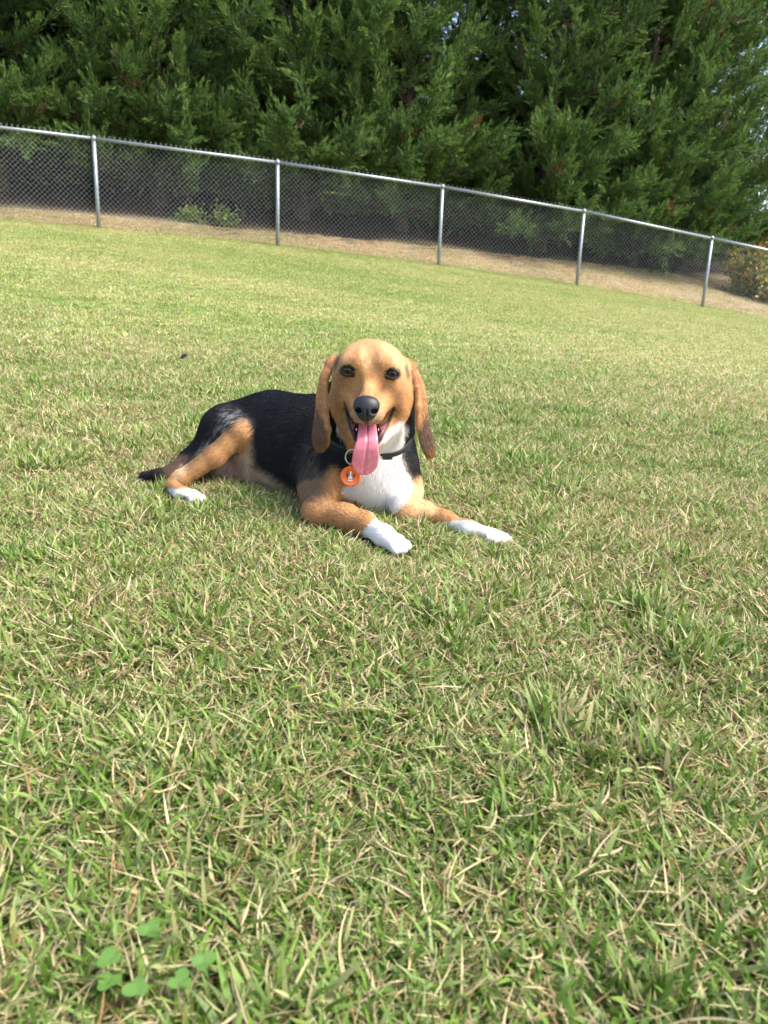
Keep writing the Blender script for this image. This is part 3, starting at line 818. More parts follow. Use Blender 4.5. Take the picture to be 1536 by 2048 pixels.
link('disc', disc_mesh('tag_disc', O0, [(tr * 0.95, -0.004), (tr, -0.003), (tr, 0.0015), (tr * 0.96, 0.003), (tr * 0.90, 0.0033), (tr * 0.87, 0.0028)]), OR.m, ptag)
loop = np.array([tY * (tr * 0.93 + h) + tX * s_ for s_, h in ((-0.0035, 0), (-0.003, 0.006), (0, 0.0085), (0.003, 0.006), (0.0035, 0))])
v_, f_, s_ = tube_mesh('l', loop, 0.0016, 8); link('loop', new_mesh('tag_loop', v_, f_, s_), OR.m, ptag)
n = NT('ring_steel'); n.bsdf((0.72, 0.70, 0.66), 0.28, Metallic=1.0)
rcn = P(705, 914, ty + 0.004) - tcn; rr_ = RR(15.5, 705, 914, ty)
ph = np.linspace(0, 2 * np.pi, 41)
rp = rcn + rr_ * (np.cos(ph)[:, None] * (tX * 0.95 + td * 0.2) + np.sin(ph)[:, None] * tY)
v_, f_, s_ = tube_mesh('r', rp, 0.0011, 8, caps=False); link('ring', new_mesh('tag_ring', v_, f_, s_), n.m, ptag)
# the dog-face mark: flat shapes printed on the tag, each just proud of the one below
U = tr / 20.5
def mark(name, pts, z, colr, kind=None):
    V = np.array([tX * a * U + tY * b_ * U + td * (0.0028 + z) for a, b_ in pts]); m_ = NT(name + '_print'); m_.bsdf(colr, 0.5)
    me_ = new_mesh('tag_' + name, V, np.arange(len(V)), [len(V)], False); return link(name, me_, m_.m, ptag)
def oval(cx0, cy0, a, b_, n_=20, rot=0):
    t = np.arange(n_) / n_ * 2 * np.pi; X_, Y_ = a * np.cos(t), b_ * np.sin(t); cr, sr = math.cos(rot), math.sin(rot)
    return [(cx0 + x_ * cr - y_ * sr, cy0 + x_ * sr + y_ * cr) for x_, y_ in zip(X_, Y_)]
S_ = 1.0
mark('face_outline', oval(0.3, 2.6, 9.6, 9.4), 0.00012, (0.05, 0.012, 0.008))
mark('face', oval(0.3, 2.6, 8.9, 8.7), 0.00022, (0.72, 0.13, 0.03))
mark('ear_patch', oval(-6.4, 1.6, 2.4, 6.2, 16, 0.2), 0.00032, (0.30, 0.05, 0.025)); mark('ear_patch', oval(7.0, 1.6, 2.4, 6.2, 16, -0.2), 0.00032, (0.30, 0.05, 0.025))
mark('eye_patch', oval(-3.4, 1.6, 2.2, 2.6), 0.00042, (0.02, 0.012, 0.012)); mark('eye_patch', oval(4.0, 1.6, 2.2, 2.6), 0.00042, (0.02, 0.012, 0.012))
mark('eye_dot', oval(-3.6, 2.0, 0.7, 0.8, 10), 0.00052, (0.7, 0.7, 0.7)); mark('eye_dot', oval(4.2, 2.0, 0.7, 0.8, 10), 0.00052, (0.7, 0.7, 0.7))
mark('blaze', [(-0.9, 10.6), (1.5, 10.6), (1.5, 3.0), (2.3, 0.5), (4.6, -2.4), (4.2, -5.0), (2.2, -6.0), (-1.6, -6.0), (-3.6, -5.0), (-4.0, -2.4), (-1.7, 0.5), (-0.9, 3.0)][::-1], 0.00055, (0.85, 0.83, 0.80))
mark('nose_dot', [(-1.4, -1.2), (2.0, -1.2), (1.2, -2.6), (0.3, -3.2), (-0.6, -2.6)][::-1], 0.00065, (0.01, 0.01, 0.01))
mark('mouth_line', [(-3.2, -5.4), (3.8, -5.4), (3.0, -6.6), (0.3, -6.0), (-2.4, -6.6)][::-1], 0.00065, (0.03, 0.01, 0.01))
mark('bandana', [(-4.6, -6.8), (5.2, -6.8), (5.4, -8.2), (3.4, -9.4), (0.3, -9.8), (-2.8, -9.4), (-4.8, -8.2)][::-1], 0.00055, (0.82, 0.80, 0.78))
# ------------------------------------------------------------------ lawn
def grid_lines(*segs):
    g = []
    for a, b, n_ in segs: g += list(np.linspace(a, b, n_, endpoint=False))
    g.append(segs[-1][1]); return np.array(g)
gxs = grid_lines((-220, -30, 20), (-30, -12, 30), (-12, 12, 160), (12, 30, 30), (30, 220, 20))
gys = grid_lines((-60, -4, 12), (-4, 0, 20), (0, 4, 60), (4, 26, 150), (26, 60, 30), (60, 320, 26))
GX, GY = np.meshgrid(gxs, gys, indexing='ij')
GV = np.stack([GX.ravel(), GY.ravel(), ground_z(GX, GY).ravel()], 1)
ny_ = len(gys); i = (np.arange(len(gxs) - 1)[:, None] * ny_ + np.arange(ny_ - 1)[None]).ravel()
lawn_me = quads_mesh('lawn', GV, np.stack([i, i + ny_, i + ny_ + 1, i + 1], 1))
beyond = sstep(0.05, 0.9, (GV[:, 1] - fence_y(GV[:, 0])) + 0.5 * (vnoise(GV, 0.9) - 0.5))
lawn_me.attributes.new('beyond', 'FLOAT', 'POINT').data.foreach_set('value', beyond.astype(np.float32))

litter_shade = sstep(-0.4, 0.6, (GV[:, 1] - fence_y(GV[:, 0])) - 0.85 - 0.02 * (np.clip(GV[:, 0], -4.3, 8) + 4.3)**2 + 0.9 * (vnoise(GV, 0.7) - 0.5))
lawn_me.attributes.new('litter_shade', 'FLOAT', 'POINT').data.foreach_set('value', litter_shade.astype(np.float32))

def dryness(n):
    """0..1 field over the lawn: worn straw-coloured patches against greener ones (world position)."""
    g = n.node('ShaderNodeNewGeometry')
    mp = n.node('ShaderNodeMapping'); mp.inputs['Scale'].default_value = (0.55, 1.0, 0.0); mp.inputs['Rotation'].default_value = (0, 0, -0.2); n.l(g.outputs['Position'], mp.inputs['Vector'])
    a = n.noise(0.8, 4, 0.62, mp.outputs[0]); b_ = n.noise(4.5, 3, 0.6, mp.outputs[0])
    f = n.math('ADD', n.math('MULTIPLY', a, 0.50), n.math('MULTIPLY', b_, 0.50))
    r = n.node('ShaderNodeMapRange'); r.inputs['From Min'].default_value = 0.38; r.inputs['From Max'].default_value = 0.62
    n.l(f, r.inputs['Value']); return r.outputs[0], g

n = NT('lawn_soil')
dry, g = dryness(n)
fine = n.noise(60, 4, 0.7, g.outputs['Position'])
soil = n.mix(fine, (0.050, 0.055, 0.018), (0.15, 0.135, 0.05))
turf = n.mix(dry, (0.22, 0.26, 0.065), (0.38, 0.36, 0.14))
tfine = n.mix(n.math('MULTIPLY', n.noise(25, 4, 0.7, g.outputs['Position']), 0.5), turf, (0.30, 0.26, 0.12))
sep = n.node('ShaderNodeSeparateXYZ'); n.l(g.outputs['Position'], sep.inputs[0])
dist = n.node('ShaderNodeMapRange'); dist.inputs['From Min'].default_value = 1.5; dist.inputs['From Max'].default_value = 5.0; n.l(sep.outputs[1], dist.inputs['Value'])
near_far = n.mix(dist.outputs[0], soil, tfine)
tan = n.ramp(n.noise(1.6, 5, 0.65, g.outputs['Position']), [(0.3, (0.17, 0.145, 0.08)), (0.5, (0.25, 0.20, 0.12)), (0.72, (0.29, 0.225, 0.145))])
at = n.node('ShaderNodeAttribute', attribute_name='beyond')
lt_ = n.node('ShaderNodeAttribute', attribute_name='litter_shade')
shaded_duff = n.ramp(n.noise(7, 5, 0.7, g.outputs['Position']), [(0.3, (0.020, 0.014, 0.010)), (0.7, (0.055, 0.037, 0.024))])  # needle litter, darkened to stand in for shade under the trees
b = n.bsdf(n.mix(lt_.outputs['Fac'], n.mix(at.outputs['Fac'], near_far, tan), shaded_duff), 0.95, Specular_IOR_Level=0.1)
n.bump(n.noise(30, 5, 0.7, g.outputs['Position']), b, 0.6, 0.02)
lawn = link('lawn', lawn_me, n.m); tag(lawn, 'sloping mown lawn of green and straw-coloured grass', 'lawn', kind='structure')

# ------------------------------------------------------------------ grass: tufts of single blades set out over the lawn
n = NT('grass_blade')
dry, g = dryness(n)
at = n.node('ShaderNodeAttribute', attribute_name='Col'); ad = n.node('ShaderNodeAttribute', attribute_name='dry')
# blades whose own dryness passes the local dryness of the turf turn to straw
lim = n.math('MULTIPLY', n.math('SUBTRACT', n.math('ADD', ad.outputs['Fac'], n.math('MULTIPLY', dry, 0.44)), 1.00), 5.0)
cl = n.node('ShaderNodeClamp'); n.l(lim, cl.inputs[0])
straw = n.mix(n.noise(35, 2, 0.5, g.outputs['Position']), (0.42, 0.35, 0.15), (0.58, 0.50, 0.27))
sp_ = n.node('ShaderNodeSeparateXYZ'); n.l(g.outputs['Position'], sp_.inputs[0])
up_ = n.node('ShaderNodeMapRange'); up_.inputs['From Min'].default_value = 0.8; up_.inputs['From Max'].default_value = 5.5; up_.inputs['To Min'].default_value = 0.08; n.l(sp_.outputs[1], up_.inputs['Value'])
warmc = n.mix(1.0, at.outputs['Color'], (1.90, 1.62, 2.2), 'MULTIPLY')      # blades are tinted paler up the slope
mb = n.node('ShaderNodeMapping'); mb.inputs['Scale'].default_value = (0.35, 1.0, 0.0); mb.inputs['Rotation'].default_value = (0, 0, -0.25); n.l(g.outputs['Position'], mb.inputs['Vector'])
broad = n.ramp(n.noise(0.75, 3, 0.55, mb.outputs[0]), [(0.36, (0.78, 0.90, 0.74)), (0.52, (1.0, 1.0, 1.0)), (0.66, (1.16, 1.08, 1.20))])   # broad bands of greener and paler sward
sward = n.mix(1.0, n.mix(up_.outputs[0], at.outputs['Color'], warmc), broad, 'MULTIPLY')
colr = n.mix(cl.outputs[0], sward, straw)
pr = n.bsdf(colr, 0.55, Specular_IOR_Level=0.3)
tr_ = n.node('ShaderNodeBsdfTranslucent'); n.l(colr, tr_.inputs['Color'])
mx = n.node('ShaderNodeMixShader'); mx.inputs[0].default_value = 0.30
n.l(pr.outputs[0], mx.inputs[1]); n.l(tr_.outputs[0], mx.inputs[2]); n.l(mx.outputs[0], n.out.inputs['Surface'])
GRASS_M = n.m

def blades(nb, rad, hmin, hmax, wmin, wmax, lean, straw_share, seg, r, warm=0.0):
    """One tuft of curved, folded blades with a colour each."""
    root = np.zeros((nb, 3)); a = r.uniform(0, 2 * np.pi, nb); q = rad * np.sqrt(r.random(nb)); root[:, 0] = q * np.cos(a); root[:, 1] = q * np.sin(a)
    az = r.uniform(0, 2 * np.pi, nb); L = r.uniform(hmin, hmax, nb); W = r.uniform(wmin, wmax, nb) / 2
    is_straw = r.random(nb) < straw_share
    el0 = np.radians(np.clip(r.normal(lean, 20, nb), 6, 88)); el1 = el0 - np.radians(r.uniform(5, 60, nb))
    # dead straw lies thin and criss-cross near the top of the turf
    el0 = np.where(is_straw, np.radians(r.uniform(-8, 45, nb)), el0); el1 = np.where(is_straw, el0 - np.radians(r.uniform(-30, 40, nb)), el1)
    W = np.where(is_straw, W * 0.42, W); L = np.where(is_straw, L * np.where(r.random(nb) < 0.12, r.uniform(1.0, 1.7, nb), r.uniform(0.4, 1.0, nb)), L)
    root[:, 2] = np.where(is_straw, r.uniform(0.25, 0.8, nb) * hmin, -0.004)
    bend = r.normal(0, 0.45, nb) * np.where(is_straw, 1.8, 1)
    twist = r.normal(0, 0.7, nb)
    P_ = root.copy(); rows = []
    for s in range(seg + 1):
        t = s / seg
        e = el0 + (el1 - el0) * t; A_ = az + bend * t
        d = np.stack([np.cos(e) * np.cos(A_), np.cos(e) * np.sin(A_), np.sin(e)], 1)
        side = np.stack([-np.sin(A_), np.cos(A_), np.zeros(nb)], 1); up = np.cross(side, d)
        sd = side * np.cos(twist * t)[:, None] + up * np.sin(twist * t)[:, None]
        prof = (0.65 + 0.6 * t - 0.2 * t) if t < 0.5 else 0.95
        taper = W * (0.75 + 0.5 * min(t / 0.35, 1) * 0.5) * (1 - max(0, (t - 0.45) / 0.55)**1.7 * 0.93)
        rows.append((P_ - sd * taper[:, None], P_ + sd * taper[:, None]))
        P_ = P_ + d * (L / seg)[:, None]
    V = np.stack([x for rw in rows for x in rw], 1)             # nb, 2(seg+1), 3
    k = np.arange(seg); q = np.stack([2 * k, 2 * k + 1, 2 * k + 3, 2 * k + 2], 1)
    Q = (np.arange(nb)[:, None, None] * 2 * (seg + 1) + q[None]).reshape(-1, 4)
    hue = r.random(nb)[:, None]
    g1, g2, g3 = np.array((0.082, 0.160, 0.017)), np.array((0.175, 0.268, 0.042)), np.array((0.28, 0.335, 0.14))
    wm_ = np.array((1 + 0.75 * warm, 1 + 0.18 * warm, 1 - 0.05 * warm)); g1, g2, g3 = g1 * wm_, g2 * wm_, g3 * wm_
    c = np.where(hue < 0.6, g1 + (g2 - g1) * hue / 0.6, g2 + (g3 - g2) * (hue - 0.6) / 0.4) * r.uniform(0.8, 1.2, (nb, 1))
    sc = np.array((0.56, 0.45, 0.25)) * r.uniform(0.65, 1.15, (nb, 1)) * np.where(r.random((nb, 1)) < 0.15, np.array((0.55, 0.42, 0.30)), 1)
    c = np.where(is_straw[:, None], sc, c)
    dr = np.where(is_straw, 0.0, r.random(nb))
    m = 2 * (seg + 1)
    # tips of many green blades are cut and bleached
    tipc = np.where((r.random(nb) < 0.28)[:, None], np.array((0.42, 0.36, 0.17)), c)
    tcol = np.repeat(c[:, None], m, 1); tcol[:, -2:] = 0.5 * tipc[:, None] + 0.5 * tcol[:, -2:]
    return V.reshape(-1, 3), Q, tcol.reshape(-1, 3), np.repeat(dr, m)

def tuft_set(name, count, seed, **kw):
    coll = bpy.data.collections.new(name)
    for j in range(count):
        r = np.random.default_rng(seed + j)
        V, Q, c, d = blades(r=r, **kw)
        me = quads_mesh('grass_tuft', V, Q); set_col(me, c); me.materials.append(GRASS_M)
        me.attributes.new('dry', 'FLOAT', 'POINT').data.foreach_set('value', d.astype(np.float32))
        o = bpy.data.objects.new('%s_%02d' % (name, j), me); coll.objects.link(o)
    return coll

def scatter(name, pts, coll, count, scale, label, kind='stuff'):
    me = bpy.data.meshes.new(name + '_points'); N = len(pts)
    me.vertices.add(N); me.vertices.foreach_set('co', pts.astype(np.float32).ravel())
    rot = np.zeros((N, 3), np.float32); rot[:, 2] = rng.uniform(0, 2 * np.pi, N); rot[:, :2] = rng.normal(0, 0.10, (N, 2))
    me.attributes.new('rot', 'FLOAT_VECTOR', 'POINT').data.foreach_set('vector', rot.ravel())
    me.attributes.new('size', 'FLOAT', 'POINT').data.foreach_set('value', scale.astype(np.float32))
    me.attributes.new('pick', 'INT', 'POINT').data.foreach_set('value', rng.integers(0, count, N).astype(np.int32))
    me.materials.append(GRASS_M)
    o = bpy.data.objects.new(name, me); COL.objects.link(o); tag(o, label, 'grass', kind=kind)
    t = bpy.data.node_groups.new(name + '_scatter', 'GeometryNodeTree')
    t.interface.new_socket('Geometry', in_out='INPUT', socket_type='NodeSocketGeometry'); t.interface.new_socket('Geometry', in_out='OUTPUT', socket_type='NodeSocketGeometry')
    gi, go = t.nodes.new('NodeGroupInput'), t.nodes.new('NodeGroupOutput')
    ip = t.nodes.new('GeometryNodeInstanceOnPoints'); ci = t.nodes.new('GeometryNodeCollectionInfo')
    ci.inputs['Collection'].default_value = coll; ci.inputs['Separate Children'].default_value = True; ci.inputs['Reset Children'].default_value = True
    def attr(nm, ty):
        a = t.nodes.new('GeometryNodeInputNamedAttribute'); a.data_type = ty; a.inputs['Name'].default_value = nm
        return a.outputs[0]
    e2r = t.nodes.new('FunctionNodeEulerToRotation')
    L = t.links.new
    L(gi.outputs[0], ip.inputs['Points']); L(ci.outputs[0], ip.inputs['Instance']); ip.inputs['Pick Instance'].default_value = True
    L(attr('pick', 'INT'), ip.inputs['Instance Index']); L(attr('rot', 'FLOAT_VECTOR'), e2r.inputs[0]); L(e2r.outputs[0], ip.inputs['Rotation'])
    L(attr('size', 'FLOAT'), ip.inputs['Scale']); L(ip.outputs[0], go.inputs[0])
    o.modifiers.new('scatter', 'NODES').node_group = t
    return o

def spread(n_, x_of, y0, y1):
    """Random points over the lawn, even per square metre, |x| < x_of(y)."""
    y = rng.uniform(y0, y1, n_ * 3); x = rng.uniform(-1, 1, n_ * 3) * x_of(y1)
    k = np.abs(x) < x_of(y); x, y = x[k][:n_], y[k][:n_]
    return np.stack([x, y, ground_z(x, y)], 1)

def off_dog(p):
    """Keep grass roots out from under the dog's weight."""
    v = field(prims, [], p[:, 0], p[:, 1], p[:, 2] + 0.012)
    return p[v > 0.004]
def pressed(p):
    """Turf flattened by the dog's weight: shorter tufts right beside it."""
    return 0.66 + 0.34 * sstep(0.0, 0.10, field(prims, [], p[:, 0], p[:, 1], p[:, 2] + 0.02))

near_c = tuft_set('near_tuft', 14, 100, nb=80, rad=0.040, hmin=0.018, hmax=0.054, wmin=0.0024, wmax=0.0056, lean=44, straw_share=0.26, seg=6)
def jitter_grid(x_of, y0, y1, step):
    ys = np.arange(y0, y1, step); xs = np.arange(-x_of(y1), x_of(y1), step)
    X_, Y_ = np.meshgrid(xs, ys); x = X_.ravel() + rng.uniform(-0.6, 0.6, X_.size) * step; y = Y_.ravel() + rng.uniform(-0.6, 0.6, X_.size) * step
    k = np.abs(x) < x_of(y); x, y = x[k], y[k]
    return np.stack([x, y, ground_z(x, y)], 1)
p = off_dog(np.concatenate([jitter_grid(lambda y: 0.75 + 0.62 * y, 0.12, 1.9, 0.025), jitter_grid(lambda y: 0.75 + 0.62 * y, 1.9, 4.2, 0.033)]))
p = p[rng.random(len(p)) > sstep(2.6, 4.2, p[:, 1])]
lush = vnoise(p * np.array([1, 1, 0]), 0.16)
scatter('grass', p, near_c, 14, (0.60 + 0.50 * lush) * rng.uniform(0.85, 1.15, len(p)) * pressed(p), 'short lawn grass around the dog, green blades mixed with straw')
lush_c = tuft_set('lush_tuft', 6, 700, nb=70, rad=0.032, hmin=0.035, hmax=0.075, wmin=0.0036, wmax=0.0070, lean=56, straw_share=0.06, seg=6)
q = off_dog(jitter_grid(lambda y: 0.75 + 0.62 * y, 0.12, 2.8, 0.045))
cl_ = vnoise(q * np.array([1, 1, 0]) + 31.7, 0.11) + 0.5 * vnoise(q * np.array([1, 1, 0]) + 5.1, 0.5)
q = q[(cl_ > 0.98)]
scatter('lush_grass', q, lush_c, 6, rng.uniform(0.65, 1.0, len(q)) * pressed(q), 'taller darker green clumps of grass in the near lawn')
mid_c = tuft_set('mid_tuft', 8, 300, nb=110, rad=0.085, hmin=0.012, hmax=0.030, wmin=0.0028, wmax=0.0052, lean=46, straw_share=0.22, seg=3)
p = spread(52000, lambda y: 1.1 + 0.62 * y, 2.3, 15.8)
p = p[rng.random(len(p)) < sstep(2.3, 3.6, p[:, 1])]
p = p[p[:, 1] < fence_y(p[:, 0]) + 0.2]
scatter('lawn_grass', p, mid_c, 8, rng.uniform(0.8, 1.25, len(p)), 'mown lawn grass rising from behind the dog to the fence')

dry_c = tuft_set('dry_tuft', 5, 500, nb=46, rad=0.09, hmin=0.015, hmax=0.05, wmin=0.004, wmax=0.007, lean=40, straw_share=0.80, seg=3, warm=0.3)
x = rng.uniform(-11, 13, 9000); y = fence_y(x) + rng.uniform(0.1, 1.0, 9000) * (0.95 + 0.02 * (np.clip(x, -4.3, 8) + 4.3)**2)
scatter('dry_grass', np.stack([x, y, ground_z(x, y)], 1), dry_c, 5, rng.uniform(0.7, 1.3, 9000), 'dry tan grass on the strip between the fence and the evergreens')

# ------------------------------------------------------------------ chain link fence
def fence_at(px, py):
    d = M @ np.array([(px - CX) / F, (py - CY) / F, 1.0])
    t = (FY0 - FK * FX0) / (d[1] - FK * d[0]); return CAM + d * t
tops = [fence_at(*q) for q in ((187, 275), (555, 323), (885, 372), (1168, 421), (1424, 475))]
bay = 2.55
fdir = np.array([1, FK, 0]) / math.hypot(1, FK)
left_slope = (tops[1] - tops[0])[2] / np.linalg.norm((tops[1] - tops[0])[:2]); right_slope = (tops[4] - tops[3])[2] / np.linalg.norm((tops[4] - tops[3])[:2])
L_ = [tops[0] + (-(k) * bay) * (fdir + np.array([0, 0, left_slope * 0.8])) for k in (3, 2, 1)]
R_ = [tops[4] + (k * bay) * (fdir + np.array([0, 0, right_slope])) for k in (1, 2, 3)]
tops = L_ + tops + R_
fence = empty('chain_link_fence', (float(tops[5][0]), float(tops[5][1]), float(ground_z(tops[5][0], tops[5][1]))))
tag(fence, 'galvanised chain link fence with round posts running along the top of the lawn', 'fence')
FO = np.array(fence.location)
n = NT('galvanised_steel'); tc = n.node('ShaderNodeNewGeometry')
b = n.bsdf(n.ramp(n.noise(14, 4, 0.6, tc.outputs['Position']), [(0.3, (0.21, 0.235, 0.25)), (0.7, (0.31, 0.335, 0.35))]), 0.42, Metallic=0.45)
GALV = n.m
for tpt in tops:
    gz_ = float(ground_z(tpt[0], tpt[1]))
    v_, f_, s_ = tube_mesh('p', [np.array([tpt[0], tpt[1], gz_ - 0.25]), np.array([tpt[0], tpt[1], gz_ + 0.5]), np.array([tpt[0], tpt[1], tpt[2] - 0.005])], 0.030, 14)
    link('post', new_mesh('fence_post', v_ - FO, f_, s_), GALV, fence)
    prof = [(-0.045, 0.034), (0.0, 0.034), (0.018, 0.028), (0.028, 0.012)]
    v_, f_, s_ = tube_mesh('c', [np.array([tpt[0], tpt[1], tpt[2] + a]) for a, _ in prof], [r_ for _, r_ in prof], 14)
    # eye of the cap that carries the rail
    a = tube_mesh('e', [tpt - fdir * 0.03 + np.array([0, 0, -0.012]), tpt + fdir * 0.03 + np.array([0, 0, -0.012])], 0.031, 12)
    v_, f_, s_ = join_geo([(v_, f_, s_), a])
    link('post_cap', new_mesh('fence_post_cap', v_ - FO, f_, s_), GALV, fence)
for a, c in zip(tops[:-1], tops[1:]):
    o_ = np.array([0, 0, -0.012])
    v_, f_, s_ = tube_mesh('r', [a + o_ + fdir * 0.031, (a + c) / 2 + o_ - np.array([0, 0, 0.004]), c + o_ - fdir * 0.031], 0.0235, 12)
    link('top_rail', new_mesh('fence_rail', v_ - FO, f_, s_), GALV, fence)
# woven wire: every strand zig-zags from the ground to twisted ends above the rail
n = NT('fence_wire'); n.bsdf((0.46, 0.49, 0.50), 0.55, Metallic=0.1)
PITCH = 0.0355; back = np.array([-fdir[1], fdir[0], 0]) * 0.036
allV, allF, allS = [], [], []; base_i = 0
TT = np.array(tops); seg_l = np.linalg.norm(np.diff(TT[:, :2], axis=0), axis=1); cum = np.concatenate([[0], np.cumsum(seg_l)])
nw = int(cum[-1] / PITCH)
for wi in range(nw):
    s_ = wi * PITCH
    k_ = min(np.searchsorted(cum, s_, 'right') - 1, len(seg_l) - 1); f_ = (s_ - cum[k_]) / seg_l[k_]
    top = TT[k_] + (TT[k_ + 1] - TT[k_]) * f_; slope = (TT[k_ + 1] - TT[k_])[2] / seg_l[k_]
    gz_ = float(ground_z(top[0], top[1])); H_ = top[2] + 0.030 - gz_ - 0.02
    m_ = int(H_ / PITCH); j = np.arange(m_ + 1)
    sx = ((j + wi) % 2) * PITCH - PITCH / 2
    zz = top[2] + 0.026 - ((0 if wi % 2 else 0)) - j * PITCH
    ctr_ = np.stack([top[0] + fdir[0] * sx, top[1] + fdir[1] * sx, zz + slope * sx], 1) + back + np.outer(((j % 2) * 2 - 1) * 0.002, [-fdir[1], fdir[0], 0])
    # the knuckled end
    tipd = ctr_[0] + fdir * (np.sign(-sx[0]) * PITCH * 0.30) + np.array([0, 0, 0.024])
    ctr_ = np.concatenate([[tipd], ctr_])
    ang = np.arange(3) / 3 * 2 * np.pi + 0.5; rad_ = 0.0021
    ringo = np.cos(ang)[:, None] * fdir * rad_ + np.sin(ang)[:, None] * np.array([-fdir[1], fdir[0], 0]) * rad_
    V_ = (ctr_[:, None] + ringo[None]).reshape(-1, 3); mm = len(ctr_)
    a_ = (np.arange(mm - 1)[:, None] * 3 + np.arange(3)[None]); b__ = (np.arange(mm - 1)[:, None] * 3 + (np.arange(3)[None] + 1) % 3)
    allF.append(np.stack([a_, b__, b__ + 3, a_ + 3], -1).reshape(-1, 4) + base_i); allV.append(V_); base_i += len(V_)
wm = link('wire_mesh', quads_mesh('fence_wire_mesh', np.concatenate(allV) - FO, np.concatenate(allF)), n.m, fence); tag(wm, kind='stuff')

# ------------------------------------------------------------------ evergreens behind the fence
n = NT('evergreen_leaf'); at = n.node('ShaderNodeAttribute', attribute_name='Col')
pr = n.bsdf(at.outputs['Color'], 0.6, Specular_IOR_Level=0.25); tr_ = n.node('ShaderNodeBsdfTranslucent'); n.l(at.outputs['Color'], tr_.inputs['Color'])
mx = n.node('ShaderNodeMixShader'); mx.inputs[0].default_value = 0.35; n.l(pr.outputs[0], mx.inputs[1]); n.l(tr_.outputs[0], mx.inputs[2]); n.l(mx.outputs[0], n.out.inputs['Surface'])
EVER = n.m
n = NT('bark'); g = n.node('ShaderNodeNewGeometry'); b = n.bsdf(n.ramp(n.noise(9, 5, 0.7, g.outputs['Position']), [(0.3, (0.055, 0.038, 0.026)), (0.7, (0.15, 0.105, 0.075))]), 0.9); n.bump(n.noise(25, 5, 0.7, g.outputs['Position']), b, 0.8, 0.02)
BARK = n.m

def diamonds(c, d, nrm_, L, W):
    """Pointed leaf-like facets: centre base c, direction d, facing nrm_."""
    s = np.cross(d, nrm_); s /= np.linalg.norm(s, axis=1)[:, None] + 1e-9
    a = c; m = c + d * (L * 0.45)[:, None]; t = c + d * L[:, None]
    V = np.stack([a, m + s * W[:, None], t, m - s * W[:, None]], 1).reshape(-1, 3)
    Q = np.arange(len(c) * 4).reshape(-1, 4)
    return V, Q

